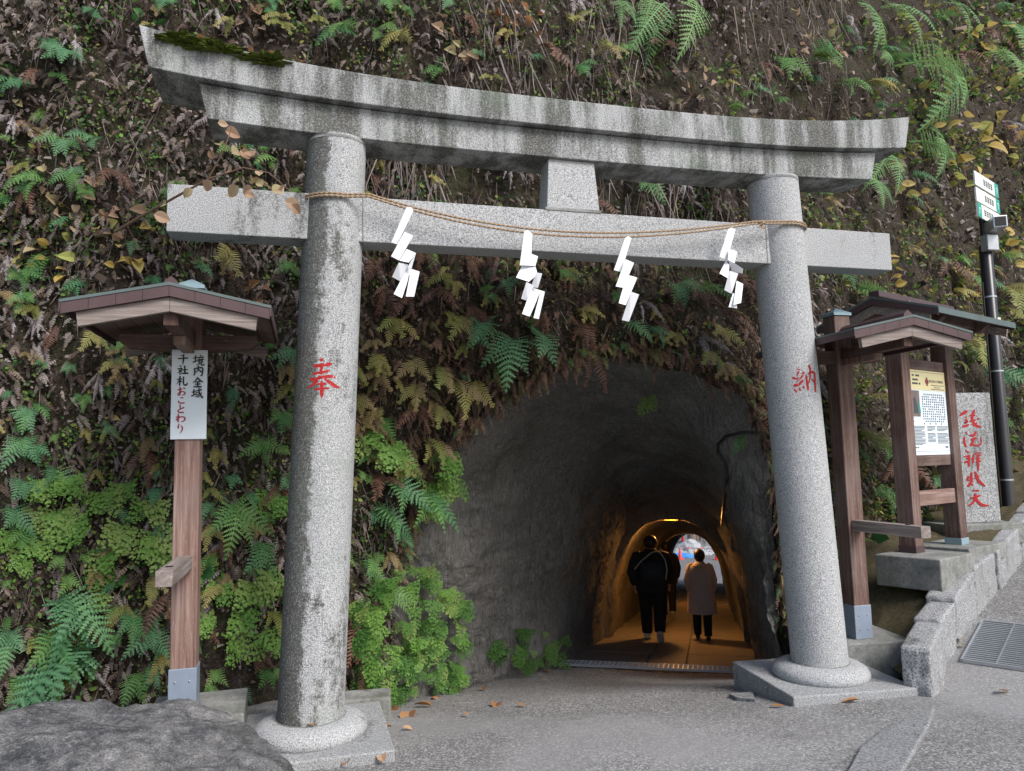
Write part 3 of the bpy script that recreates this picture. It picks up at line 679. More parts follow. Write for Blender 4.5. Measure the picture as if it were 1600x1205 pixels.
    if board:
        b = MB().box((0, 0, 0), (.232, .012, .625)).build('board', mWhite, t, (-.0, -W/2-.010, 2.14), bev=.002)
        MB().lathe([(.005, 0), (.005, .003)], 8).build('nail', mBlack, b, (.01, -.006, .295), rot=(pi/2, 0, 0))
        return t, b
    return t, None
LS = (-2.885, 0.14, 0.10); RS = (2.67, 0.28, 0.095)
ls, lb = signpost(LS, 'roofed wooden signpost with white board, left of the gate', True)
rs, _ = signpost(RS, 'roofed wooden post with no board, beside the clean right column', False)
lb.location.x = -2.877+2.885; lb.location.z = 2.243-0.10
bp = np.array([0, LS[1]+lb.location.y-.0075, 0]); bo_ = np.array([LS[0]+lb.location.x, LS[1]+lb.location.y, LS[2]+lb.location.z])
def on_board(px, py, lift): return on_plane(px, py, bp-np.array([0, lift, 0]), np.array([0, 1.0, 0]))-bo_
BK = [[(390, 215, 30), (300, 250, 15)], [(245, 310, 30), (480, 295, 35)], [(375, 230, 30), (370, 350, 40), (355, 450, 15)],
      [(285, 470, 25), (320, 495, 35)], [(230, 555, 25), (340, 540, 30), (230, 650, 15)], [(285, 570, 40), (290, 690, 25)], [(300, 590, 25), (330, 615, 30)], [(340, 580, 25), (470, 565, 25)], [(400, 480, 40), (405, 650, 40)], [(320, 655, 30), (480, 655, 40)],
      [(220, 800, 25), (335, 785, 30)], [(290, 725, 40), (280, 945, 35)], [(280, 810, 30), (210, 910, 12)], [(300, 830, 25), (330, 860, 30)], [(375, 735, 35), (370, 880, 35), (400, 930, 40), (450, 920, 40), (460, 870, 20)],
      [(600, 300, 25), (700, 285, 25)], [(655, 240, 35), (655, 380, 30)], [(595, 395, 35), (700, 360, 20)], [(770, 225, 25), (785, 250, 30)], [(710, 285, 25), (850, 270, 30)], [(740, 300, 20), (755, 330, 20)], [(815, 295, 20), (800, 325, 20)], [(700, 340, 22), (855, 325, 25)], [(730, 355, 25), (735, 405, 25)], [(730, 355, 20), (815, 350, 25), (810, 405, 25)], [(735, 380, 15), (810, 378, 15)], [(735, 408, 20), (812, 404, 20)], [(755, 410, 25), (730, 440, 22), (680, 455, 12)], [(790, 410, 30), (790, 455, 30), (845, 460, 35), (855, 430, 18)],
      [(630, 545, 35), (640, 640, 35), (620, 705, 30)], [(630, 545, 25), (815, 525, 35), (815, 640, 35), (800, 715, 30), (770, 700, 15)], [(720, 485, 40), (715, 570, 30), (660, 640, 15)], [(725, 570, 30), (790, 620, 35)],
      [(705, 750, 30), (660, 820, 28), (590, 880, 15)], [(705, 755, 25), (760, 820, 40), (830, 860, 25)], [(650, 860, 25), (760, 850, 30)], [(640, 910, 25), (770, 905, 30)], [(610, 970, 30), (795, 970, 40)], [(705, 855, 35), (705, 970, 35)],
      [(570, 1100, 25), (650, 1085, 25)], [(615, 1030, 35), (615, 1160, 30)], [(560, 1190, 35), (650, 1150, 20)], [(650, 1070, 22), (800, 1045, 28)], [(665, 1110, 22), (670, 1160, 22)], [(665, 1110, 18), (735, 1102, 22), (730, 1155, 22)], [(670, 1160, 18), (735, 1152, 18)], [(650, 1200, 25), (740, 1185, 20)], [(735, 1005, 30), (745, 1100, 32), (790, 1190, 35), (820, 1240, 30), (825, 1190, 12)], [(800, 1110, 25), (760, 1170, 22), (700, 1225, 12)], [(775, 1015, 20), (795, 1040, 25)]]
BR = [[(235, 1045, 30), (340, 1025, 30)], [(290, 980, 35), (290, 1150, 35), (250, 1165, 35), (235, 1140, 25), (300, 1095, 28), (370, 1085, 30), (410, 1115, 35), (400, 1150, 32), (340, 1170, 20)], [(365, 995, 25), (410, 1020, 32)]]
BR += [[(x, y+1084, w_) for x, y, w_ in st] for st in [[(300, 140, 25), (365, 150, 30)], [(260, 210, 20), (250, 240, 30), (290, 270, 32), (395, 265, 35)], [(290, 310, 35), (295, 400, 30)], [(385, 375, 35), (290, 415, 28), (240, 455, 30), (270, 490, 32), (375, 490, 35)], [(250, 530, 35), (245, 715, 40)], [(195, 605, 25), (280, 585, 30), (190, 670, 22)], [(200, 670, 25), (300, 600, 25), (370, 595, 30), (410, 630, 38), (380, 690, 30), (310, 715, 12)], [(265, 760, 30), (245, 830, 30), (240, 870, 28), (270, 830, 15)], [(310, 800, 20), (345, 840, 32), (335, 910, 30), (290, 980, 12)]]]
brush(BK, 262, 540, 15.06, on_board).build('black_lettering', mBlack, lb)
brush(BR, 262, 540, 15.06, on_board).build('red_lettering', mRedInk, lb)
# concrete footings of the posts
tag(box_obj('concrete_footing', (-2.80, 0.22, -0.155), (0.62, 0.62, 0.51), mConc, None, .012, 0.03), 'pale concrete footing under the left signpost', 'footing')
tag(box_obj('concrete_footing', (2.74, 0.40, -0.06), (0.70, 0.72, 0.31), mConc, None, .012, -0.18), 'concrete footing block behind the right column base', 'footing')

# ------------------------------------------------------------------ notice board shelter
NA = math.radians(21); nd = np.array([math.cos(NA), math.sin(NA), 0]); nf = np.array([math.sin(NA), -math.cos(NA), 0])
NL = np.array([3.76, 0.75, 0.735])
nb = empty('notice_board', NL, NA, 'roofed wooden notice board with printed information panel beside the road', 'notice board')
def nloc(P): d_ = np.asarray(P)-NL; return np.array([d_@nd, -(d_@nf), d_[2]])
SP = 0.99
for i, x in enumerate((0, SP)):
    box_obj('post', (x, 0, 1.13), (.165, .165, 2.26), mWoodR if i == 0 else mWoodD, nb, .008)
    box_obj('copper_shoe', (x, 0, .03), (.175, .175, .07), mCopper if i == 0 else mCap, nb, .003)
box_obj('panel_rail', (SP/2, 0, 1.90), (SP-.167, .09, .11), mWoodDX, nb, .004)
box_obj('panel_rail', (SP/2, 0, .90), (SP-.167, .09, .11), mWoodDX, nb, .004)
box_obj('lower_rail', (SP/2, -.03, .52), (SP-.167, .06, .15), mWoodX, nb, .004)
pan = MB().box((0, 0, 0), (SP-.167, .03, .886)).build('panel', mPanel, nb, (SP/2, -.03, 1.40), bev=.001)
pw_, ph_ = SP-.167, .886
def pbox(mb, u0, v0, u1, v1, l=0): mb.box(((u0+u1)/2*pw_-pw_/2, -.0165-l, ph_/2-(v0+v1)/2*ph_), ((u1-u0)*pw_, .002, (v1-v0)*ph_))
mb = MB(); pbox(mb, 0, 0, 1, .235); mb.build('header', mCream, pan)
mb = MB(); pbox(mb, .02, .02, .98, .0235, .001); pbox(mb, .03, .955, .97, .957)
for (v0, us) in ((.055, (.02, .13, .22, .27)), (.105, (.13, .18, .23)), (.15, (.02, .12, .17, .22, .29))):
    for u0 in us: pbox(mb, u0-.01, v0, u0+.035, v0+.022, .001)
for c_ in range(12):                         # vertical lines of small print
    for r_ in range(13):
        if (c_*7+r_*5) % 11 and not (r_ == 12 and c_ % 3): pbox(mb, .34+c_*.052, .275+r_*.029+.004*c_*0, .34+c_*.052+.022, .275+r_*.029+.018)
for x0, x1, y0_, n_ in ((.02, .36, .66, 14), (.42, .64, .66, 12), (.68, .98, .66, 13)):
    for r_ in range(n_):
        if r_ in (4,) and x0 > .4: continue
        pbox(mb, x0, y0_+r_*.0165, x1-(.09 if r_ % 5 == 3 else 0.01*(r_ % 3)), y0_+r_*.0165+.007)
for u0 in (.03, .08, .13): pbox(mb, u0, .905, u0+.035, .918)
pbox(mb, .88, .90, .95, .918)
for r_ in range(4): pbox(mb, .02, .56+r_*.022, .10-.02*(r_ % 2), .568+r_*.022)
o = mb.build('small_print', mInk, pan); o['kind'] = 'stuff'
mb = MB(); cx, cz = .50, .13
for a, b in ((.022, .05), (.045, .022)): pbox(mb, cx-a, cz-b, cx+a, cz+b, .001+.0005*(a > .03))
mb.build('crest', mMaroon, pan)
def text(body, size, u_, v_, mat, name, par, l=.0185):
    c_ = bpy.data.curves.new(name, 'FONT'); c_.body = body; c_.size = size; c_.extrude = 0.0004
    to = bpy.data.objects.new(name, c_); col.objects.link(to); dg = bpy.context.evaluated_depsgraph_get()
    me = bpy.data.meshes.new_from_object(to.evaluated_get(dg)); bpy.data.objects.remove(to)
    me.materials.clear(); me.materials.append(mat)
    o_ = link(name, me, par, (u_*pw_-pw_/2, -l, ph_/2-v_*ph_), (pi/2, 0, 0)); return o_
text('銭洗弁財天 宇賀福神社', .031, .56, .135, mInk, 'title', pan)
mb = MB()
for y_, a, b in ((.165, .60, .95), (.19, .68, .86), (.212, .60, .97)): pbox(mb, a, y_, b, y_+.008, .001)
mb.build('subtitle', mInk, pan)
mb = MB(); pbox(mb, 0.0, .245, .27, .55, .0005); ph = mb.build('photo', plain('photo_brown', (.16, .12, .11), .5, .9, 30), pan)
mb = MB()
mb.prism([(-.215, -.0185, .05), (-.19, -.0185, .09), (-.17, -.0185, -.04), (-.205, -.0185, -.04)][::1], [(-.215, -.0195, .05), (-.19, -.0195, .09), (-.17, -.0195, -.04), (-.205, -.0195, -.04)])
mb.build('photo_green', mCyan, ph, (-.01, -.001, .03))
mb = MB().prism([(-.31, -.0185, .12), (-.26, -.0185, .12), (-.22, -.0185, -.04), (-.32, -.0185, -.04)], [(-.31, -.0192, .12), (-.26, -.0192, .12), (-.22, -.0192, -.04), (-.32, -.0192, -.04)])
mb.build('photo_dark', mInk, ph, (-.01, -.0005, .03))
mb = MB().box((0, -.085, 2.13), (.06, .004, .11)); mb.build('paper_note', plain('paper_grey', (.5, .55, .58), .8), nb)
# roof: ridge along the board, gables at both ends
rl, rr2 = -0.42, SP+.34; yf, yb2 = -.62, .62; zr, zev = 2.53, 2.32
rf = MB()
for yy in (yf, yb2):
    rf.prism([(rl, 0, zr), (rr2, 0, zr), (rr2, 0, zr+.022), (rl, 0, zr+.022)], [(rl, yy, zev), (rr2, yy, zev), (rr2, yy, zev+.022), (rl, yy, zev+.022)])
nro = rf.build('roof', mRoofTop, nb)
box_obj('ridge_cap', ((rl+rr2)/2, 0, zr+.05), (rr2-rl-.1, .11, .07), mCopper, nro, .01)
for yy in (yf, yb2):
    for xx, th in ((rl, .014), (rr2-.014, .014)):
        A = [(xx, 0, zr-.002), (xx, yy*.99, zev-.002), (xx, yy*.99, zev-.06), (xx, 0, zr-.06)]
        MB().prism(A, [(x+th, y, z) for x, y, z in A]).build('copper_fascia', mCopper, nro)
        A = [(xx+.03, 0, zr-.062), (xx+.03, yy*.86, zev-.062+.03), (xx+.03, yy*.84, zev-.14+.03), (xx+.03, 0, zr-.15)]
        MB().prism(A, [(x+.03, y, z) for x, y, z in A]).build('barge_board', mWoodG, nro)
    nn = 14
    for i in range(nn):                       # rafters
        x = rl+.10+(rr2-rl-.2)*i/(nn-1)
        A = [(x, 0, zr-.004), (x, yy*.93, zev+.01), (x, yy*.93, zev-.035), (x, 0, zr-.05)]
        MB().prism(A, [(q+.04, y, z) for q, y, z in A]).build('rafter', mWoodD, nro)
    MB().box(((rl+rr2)/2, yy*.995, zev-.014), (rr2-rl, .016, .05)).build('eave_edge', mRoofTop, nro)
    box_obj('purlin', ((rl+rr2)/2, yy*.55, zev+.0), (rr2-rl-.12, .07, .07), mWoodDX, nro, .004)
for x in (0, SP):
    P = [(-.5, 2.31), (-.42, 2.24), (.42, 2.24), (.5, 2.31), (.46, 2.345), (-.46, 2.345)]
    MB().prism([(x-.04, a, b) for a, b in P], [(x+.04, a, b) for a, b in P]).build('cross_beam', mWoodD, nb, bev=.004)
box_obj('gable_board', (rl+.12, 0, 2.40), (.02, .62, .13), mWood, nro, .002)
def in_dir(x, y, z): return NL+nd*x-nf*y+np.array([0, 0, z])
tag(box_obj('concrete_footing', in_dir(-.02, -.13, -.155), (.72, .62, .30), mConc, None, .012, NA), 'concrete block under the near post of the notice board', 'footing')
tag(box_obj('concrete_footing', in_dir(SP+.05, .02, -.09), (.86, .60, .17), mConc, None, .012, NA), 'low concrete slab under the far post of the notice board', 'footing')

# ------------------------------------------------------------------ stone stele
SD = 9.0; sa = math.radians(-8); s_dir = np.array([math.cos(sa), math.sin(sa), 0]); s_n = np.array([math.sin(sa), -math.cos(sa), 0])
sB = atd(1532, 817, SD)
st = empty('stone_stele', sB, sa, 'speckled granite stele with red carved characters beside the black pole', 'stele')
p_tl = on_plane(1497, 614, sB, s_n); hgt = p_tl[2]-sB[2]; wid = abs((on_plane(1549, 613, sB, s_n)-on_plane(1489, 613, sB, s_n))@s_dir)
slab = box_obj('slab', (0, .10, hgt/2), (wid+.04, .20, hgt), mSteleS, st, .012)
def on_stele(px, py, lift):
    P = on_plane(px, py, sB+s_n*(.002+lift), s_n)-sB
    return np.array([P@s_dir, -(P@s_n)-.10, P[2]-hgt/2])
ST = [[(120, 235, 25), (180, 195, 60), (250, 150, 50)], [(250, 260, 20), (210, 275, 25)], [(230, 300, 50), (250, 350, 40), (200, 380, 40), (270, 350, 30)], [(170, 440, 40), (230, 430, 45), (285, 405, 35)], [(300, 235, 25), (400, 230, 40)], [(390, 130, 40), (350, 250, 60), (360, 340, 50), (420, 420, 55), (510, 450, 40)], [(300, 350, 20), (410, 320, 35)], [(450, 290, 30), (490, 295, 25)], [(440, 370, 30), (370, 420, 40)],
      [(230, 545, 30), (255, 580, 25)], [(200, 640, 40), (205, 740, 45), (235, 820, 35)], [(420, 535, 35), (380, 610, 50), (310, 600, 35)], [(330, 680, 35), (430, 655, 35)], [(385, 660, 50), (350, 750, 50), (320, 800, 40)], [(360, 780, 35), (430, 800, 30), (510, 770, 28), (525, 700, 22), (510, 620, 10)],
      [(225, 890, 25), (285, 930, 30)], [(190, 1010, 20), (300, 985, 35)], [(240, 1040, 30), (310, 1020, 30)], [(210, 1115, 40), (300, 1090, 35)], [(295, 980, 45), (290, 1190, 40)], [(380, 960, 25), (370, 1060, 35), (370, 1130, 30)], [(340, 1050, 25), (390, 1040, 20)], [(400, 950, 25), (520, 930, 20)], [(440, 990, 35), (510, 975, 30)], [(430, 1050, 30), (500, 1040, 30)], [(430, 1100, 30), (520, 1090, 30)], [(460, 990, 40), (465, 1200, 40), (470, 1270, 20)]]
ST += [[(x, y+843, w_) for x, y, w_ in q] for q in [[(280, 530, 30), (265, 610, 40)], [(340, 465, 40), (345, 640, 45)], [(280, 560, 20), (340, 550, 25)], [(280, 610, 20), (340, 600, 20)], [(330, 640, 40), (280, 720, 50)], [(330, 680, 25), (370, 695, 25)], [(410, 445, 35), (450, 560, 45), (500, 640, 50), (590, 715, 35)], [(390, 570, 20), (490, 525, 25)], [(470, 610, 30), (470, 660, 20)], [(360, 800, 25), (480, 805, 30)], [(320, 945, 25), (420, 925, 40), (500, 895, 35)], [(410, 860, 35), (415, 930, 45), (360, 1040, 40), (270, 1085, 15)], [(420, 940, 40), (480, 1030, 50), (560, 1080, 50), (675, 1080, 12)]]]
brush(ST, 1490, 630, 12.05, on_stele).build('carved_characters', mRed, slab)
box_obj('base_stone', (0, .12, -.12), (.95, .55, .24), mConc, st, .015)

# ------------------------------------------------------------------ black pole with camera and direction plates
pB = atd(1577, 803, 9.7); pole = empty('sign_pole', pB, 0, 'tall black pole carrying direction plates and a camera by the cliff', 'pole')
ht = float(on_plane(1543, 385, pB, np.array([fw[0], fw[1], 0]))[2]-pB[2])
MB().lathe([(.085, -.8), (.085, 0), (.08, .02), (.078, ht), (.07, ht+.01)], 24).build('shaft', mPole, pole, smooth=True)
for fz in (.12, .52, .80): MB().lathe([(.075, ht*fz), (.083, ht*fz+.002), (.083, ht*fz+.022), (.075, ht*fz+.024)], 24).build('steel_band', mSteel, pole, smooth=True)
MB().box((.03, -.082, ht*.70), (.05, .006, .16)).build('sticker', mIvory, pole)
MB().tube([(-.10, 0, ht*.86), (-.11, 0, ht*.6), (-.10, .02, ht*.3), (-.12, 0, 0)], .012, 8).build('cable', mPole, pole)
MB().lathe([(.045, ht), (.045, ht+.95)], 16).build('mast', mPole, pole)
box_obj('junction_box', (0, -.07, ht+.02), (.19, .12, .22), mSteel, pole, .015)
cam_b = box_obj('security_camera', (0, -.16, ht+.23), (.17, .42, .16), mSteel, pole, .012, -0.5)
MB().box((0, -.212, 0), (.13, .006, .12)).build('lens_window', mBlack, cam_b)
pa = math.radians(25); RR = Matrix.Rotation(pa, 3, 'Z')
for i, (z0, gside) in enumerate(((ht+.83, 1), (ht+.61, 1), (ht+.40, -1))):
    p = MB().box((0, 0, 0), (.88, .02, .19)).build('direction_plate', mIvory, pole, (.03, -.07, z0), bev=.002, rot=(0, 0, pa))
    MB().box((gside*.37, -.0115, 0), (.14, .003, .188)).build('green_end', mCyan, p)
    mb = MB(); xx = gside*.37
    mb.box((xx, -.0135, .03), (.05, .002, .012)); mb.box((xx+.01*gside, -.0137, -.01), (.012, .002, .08), Matrix.Rotation(.3, 3, 'Y'))
    mb.build('arrow_mark', mIvory, p)
    mb = MB()
    for c_ in range(4):
        for (dx, dz, w1, h1) in ((0, .028, .04, .007), (0, -.002, .035, .007), (0, -.032, .04, .007), (-.012, 0, .007, .07), (.012, 0, .007, .06)):
            mb.box((-.10*gside+c_*.09*gside+dx*1.6, -.0118-.0001*c_, dz), (w1*1.6, .002, h1*1.3))
    mb.build('plate_lettering', mInk, p)

# ------------------------------------------------------------------ stone kerb wall, terrace, slab, road grating
kw = empty('stone_kerb_wall', WB[2], 0, 'low wall of rough granite blocks stepping up beside the road', 'wall')
WT = [atd(*q) for q in [(1450, 1017, 5.8), (1472, 969, 6.35), (1495, 940, 6.7), (1525, 888, 7.25), (1557, 862, 7.95), (1573, 844, 8.4), (1595, 821, 9.0)]]
WT.append(WT[-1]+(WT[-1]-WT[-2])*1.0); WT.append(WT[-1]+(WT[-1]-WT[-2])*1.0); WT.append(WT[-1]+(WT[-1]-WT[-2])*1.0)
def rough_block(A, B, th, h0, h1, seed, sub=10):
    A = np.array(A); B = np.array(B); t = B-A; L = np.linalg.norm(t[:2]); t2 = np.array([t[0]/L, t[1]/L, 0]); nrm = np.array([-t2[1], t2[0], 0])
    bm = bmesh.new(); bmesh.ops.create_cube(bm, size=1.0); bmesh.ops.subdivide_edges(bm, edges=bm.edges[:], cuts=sub, use_grid_fill=True)
    Vv = np.array([v.co[:] for v in bm.verts])
    e = 0.5; q = Vv/ e
    rn = np.clip(np.abs(q), 0, 1)
    P = np.zeros_like(Vv)
    u_ = Vv[:, 0]+.5; v_ = Vv[:, 1]+.5; w_ = Vv[:, 2]+.5
    hh_ = h0*(1-u_)+h1*u_
    for i in range(3): P[:, i] = A[i]*(1-u_)+B[i]*u_
    P = P+nrm*(v_*th)[:, None]; P[:, 2] += (w_-1)*hh_
    edge = (np.sort(np.abs(Vv), axis=1)[:, 1]/.5)**8                 # round the arrises
    cen_ = P.mean(0); P = P+(cen_-P)*(edge*0.02)[:, None]
    face = np.where(np.abs(Vv[:, 2]) > .499, 0.25, 1.0)
    d_ = P-cen_; d_ /= np.linalg.norm(d_, axis=1, keepdims=True)
    P = P+d_*(face*(fbm(P*9+seed*7, 5, seed, .6)*0.019))[:, None]
    for v, p in zip(bm.verts, P): v.co = p
    me = bpy.data.meshes.new('granite_block'); bm.to_mesh(me); bm.free(); me.polygons.foreach_set('use_smooth', np.ones(len(me.polygons), bool)); me.materials.append(mKerb)
    return me
stepz = [0.02, .0, .0, .03, .0, .02, .0, .02, .0]
for i in range(len(WT)-1):
    A, B = WT[i].copy(), WT[i+1].copy(); zt = (A[2]+B[2])/2; sl_ = 0.10
    A[2] = A[2]*.8+(zt-.02)*.2; B[2] = B[2]*.8+(zt+.02)*.2; t = (B-A); t[2] = 0; t /= np.linalg.norm(t); A += t*(.004+.008*R_.random()); B -= t*(.004+.010*R_.random()); jn = np.array([-t[1], t[0], 0])*R_.uniform(-.015, .02); A += jn; B += jn; A[2] += R_.uniform(-.010, .010); B[2] += R_.uniform(-.012, .008)
    h = .62 if i else .66
    o = link('granite_block', rough_block(A-WB[2], B-WB[2], .21 if i != 2 else .25, h, h, i+3, 16), kw)
# terrace of earth behind the wall
xs = np.linspace(0, 1, 60); ys = np.linspace(0, 1, 40); rowsT = []
for u_ in xs:
    x = 2.78+u_*6.1; wy = np.interp(x, [p[0] for p in WB[1:]], [p[1] for p in WB[1:]])+.10
    zt = np.interp(x, [2.3, 2.75, 3.1, 3.5, 4.2, 5.0, 6.0, 8.8], [-.22, -.18, .02, .36, .56, .66, .85, 1.5])
    yc_ = cliffY(x, zt)+.3
    rowsT.append([(x, wy+v_*(yc_-wy), zt+.12*sstep(.3, 1, v_)+0.0) for v_ in ys])
G = np.array(rowsT); G[..., 2] += .05*fbm(G*np.array([2.5, 2.5, 0])+3, 4, 8)
tr_, _ = grid_obj('bank', G, mBank, True); tag(tr_, 'mossy earth bank between the kerb wall and cliff', 'bank', kind='structure')
# triangular stone slab set in the ground where the kerb wall starts
pts = [(1318, 1214), (1345, 1165), (1380, 1138), (1436, 1112), (1460, 1104), (1452, 1130), (1404, 1214)]
A = [on_ground(x, y, .035) for x, y in pts]
mb = MB().prism([(p[0], p[1], p[2]-.12) for p in A], [tuple(p) for p in A])
tag(mb.build('ground_slab', mSlab, None, bev=.01), 'triangular rough stone slab in the ground before the kerb wall', 'slab')
A = [on_ground(x, y, .02) for x, y in [(1138, 1084), (1176, 1080), (1179, 1092), (1150, 1089)]]
tag(MB().prism([(p[0], p[1], p[2]-.1) for p in A], [tuple(p) for p in A]).build('stone_wedge', mSlab, None, bev=.006), 'small flat stone wedge beside the right gate plinth', 'stone')
g0 = np.array(WB[3]); g1 = np.array(WB[4]); tg_ = (g1-g0)/np.linalg.norm(g1-g0); ng = np.array([tg_[1], -tg_[0], 0]); ng /= np.linalg.norm(ng)
gp = g0+tg_*.02+ng*.10+np.array([0, 0, .018])
grate('road_grate', gp, tg_, -ng, .92, -1.0, 22, 'wide steel grating set in the road beside the kerb wall', across=True)

# ------------------------------------------------------------------ boulder in the left foreground
bm = bmesh.new(); bmesh.ops.create_icosphere(bm, subdivisions=7, radius=1.0)
Vb = np.array([v.co[:] for v in bm.verts])
top_px = [(-420, 1190, 3.3), (-200, 1165, 3.4), (0, 1147, 3.6), (120, 1113, 4.0), (250, 1107, 4.25), (300, 1113, 4.3), (345, 1150, 4.32), (400, 1178, 4.35), (432, 1205, 4.4)]
T = np.array([atd(*q) for q in top_px])
ctr = np.array([-3.35, -1.35, 0.0]); rad = np.array([1.33, 0.92, 0.50])
sgn = np.sign(Vb); Q = sgn*np.abs(Vb)**0.8; Vb0 = Vb
P = ctr+Q*rad
P[:, 2] = np.where(Vb[:, 2] > 0, -.12+.58*(np.abs(Vb[:, 2])**0.55)*(1-.10*np.clip((P[:, 0]-ctr[0]), -1, 2)**2*np.sign(np.clip(P[:, 0]-ctr[0], 0, 9))), -.45)
P = P+Vb*(fbm(P*1.7, 6, 77)*.07+np.abs(fbm(P*np.array([4, 4, 9]), 4, 78))*.03)[:, None]
P[:, 2] += np.where(Vb[:, 2] > 0, np.floor(fbm(P*np.array([2.2, 2.2, 1]), 3, 81)*3)/3*.035, 0)
rf_ = np.random.RandomState(3)
for _ in range(16):
    n_ = rf_.randn(3); n_[2] = abs(n_[2])*.6; n_[1] -= .3; n_ /= np.linalg.norm(n_); dd_ = (P-ctr-np.array([0, 0, .1]))@n_; cut = np.percentile(dd_, 93+6*rf_.rand()); ov = np.maximum(0, dd_-cut); P = P-n_*(ov*.9)[:, None]
P = P+Vb*(fbm(P*np.array([5, 5, 8]), 5, 79, .6)*.016)[:, None]
for v, p in zip(bm.verts, P): v.co = p-ctr
me = bpy.data.meshes.new('boulder'); bm.to_mesh(me); bm.free(); me.polygons.foreach_set('use_smooth', np.ones(len(me.polygons), bool)); me.materials.append(mBoulder)
tag(link('boulder', me, None, ctr), 'large flat grey boulder in the left foreground before the signpost', 'boulder')
# low concrete edging at the cliff foot behind the lichen column
tag(box_obj('concrete_edging', (-2.15, 1.0, -.30), (1.5, .28, .30), mConc, None, .02, -.1), 'low concrete edging along the cliff foot behind the left column', 'edging')

# ------------------------------------------------------------------ inside the tunnel: lamps, people, the yard beyond
def tp(s, lat, z=0.0): return (TD[0]*s+TN[0]*lat, TD[1]*s+TN[1]*lat, tz(s)+z)
tang = math.atan2(TD[1], TD[0])-pi/2
def emat(name, c, st_):
    k = NM(name); k.b.inputs['Emission Color'].default_value = (*c, 1); k.b.inputs['Emission Strength'].default_value = st_; k.col(c); return k.m
mLamp = emat('amber_lamp', (1.0, .42, .06), 3.0)
for s_, lat, lab in ((8.25, .28, 'amber strip lamp on the tunnel ceiling nearest the mouth'), (16.2, .36, 'amber strip lamp hidden behind the rib midway down the tunnel')):
    t = empty('tunnel_lamp', tp(s_, lat, 2.06 if s_ < 9 else 1.99), tang, lab, 'lamp', 'strip lamps along the tunnel ceiling')
    MB().box((0, 0, .035), (.36, .12, .04)).build('housing', mSteel, t, bev=.004)
    MB().box((0, 0, .0), (.30, .07, .03)).build('tube', mLamp, t, bev=.008)
    ld = bpy.data.lights.new('lamp_light', 'POINT'); ld.shadow_soft_size = .08; ld.energy = 42 if s_ < 9 else 22; ld.color = (1, .43, .10)
    lo = bpy.data.objects.new('lamp_light', ld); col.objects.link(lo); lo.parent = t; lo.location = (0, 0, -.07)

def skin(name, J, E, mat, parent, root=0, sub=2):
    ks = list(J); me = bpy.data.meshes.new(name); me.from_pydata([J[k][:3] for k in ks], [(ks.index(a), ks.index(b)) for a, b in E], [])
    o = link(name, me, parent); o.modifiers.new('skin', 'SKIN'); sv_ = me.skin_vertices[0].data
    for i, k in enumerate(ks):
        r = J[k][3]; sv_[i].radius = (r, J[k][4] if len(J[k]) > 4 else r); sv_[i].use_root = (i == root)
    m = o.modifiers.new('sub', 'SUBSURF'); m.levels = m.render_levels = sub; me.materials.append(mat); me.polygons.foreach_set('use_smooth', [True]*len(me.polygons))
    return o
def ell(cx, cy, z, rx, ry, n=20): return [(cx+rx*math.cos(2*pi*k/n), cy+ry*math.sin(2*pi*k/n), z) for k in range(n)]
mSkin = plain('skin', (.45, .28, .20), .6, .1, 9); mHair = plain('dark_hair', (.02, .014, .010), .5, .4, 30)
mJack = plain('dark_jacket', (.012, .014, .018), .85, .3, 12); mPants = plain('dark_trousers', (.010, .010, .011), .9, .3, 12)
mCoat = plain('beige_coat', (.44, .37, .345), .9, .12, 10); mShoeW = plain('white_shoe', (.55, .55, .55), .6, .1, 9); mShoeB = plain('black_boot', (.012, .012, .012), .5, .1, 9)
mStrap = plain('pale_strap', (.42, .38, .30), .7, .1, 9); mBag = plain('charcoal_bag', (.02, .024, .032), .7, .25, 12)
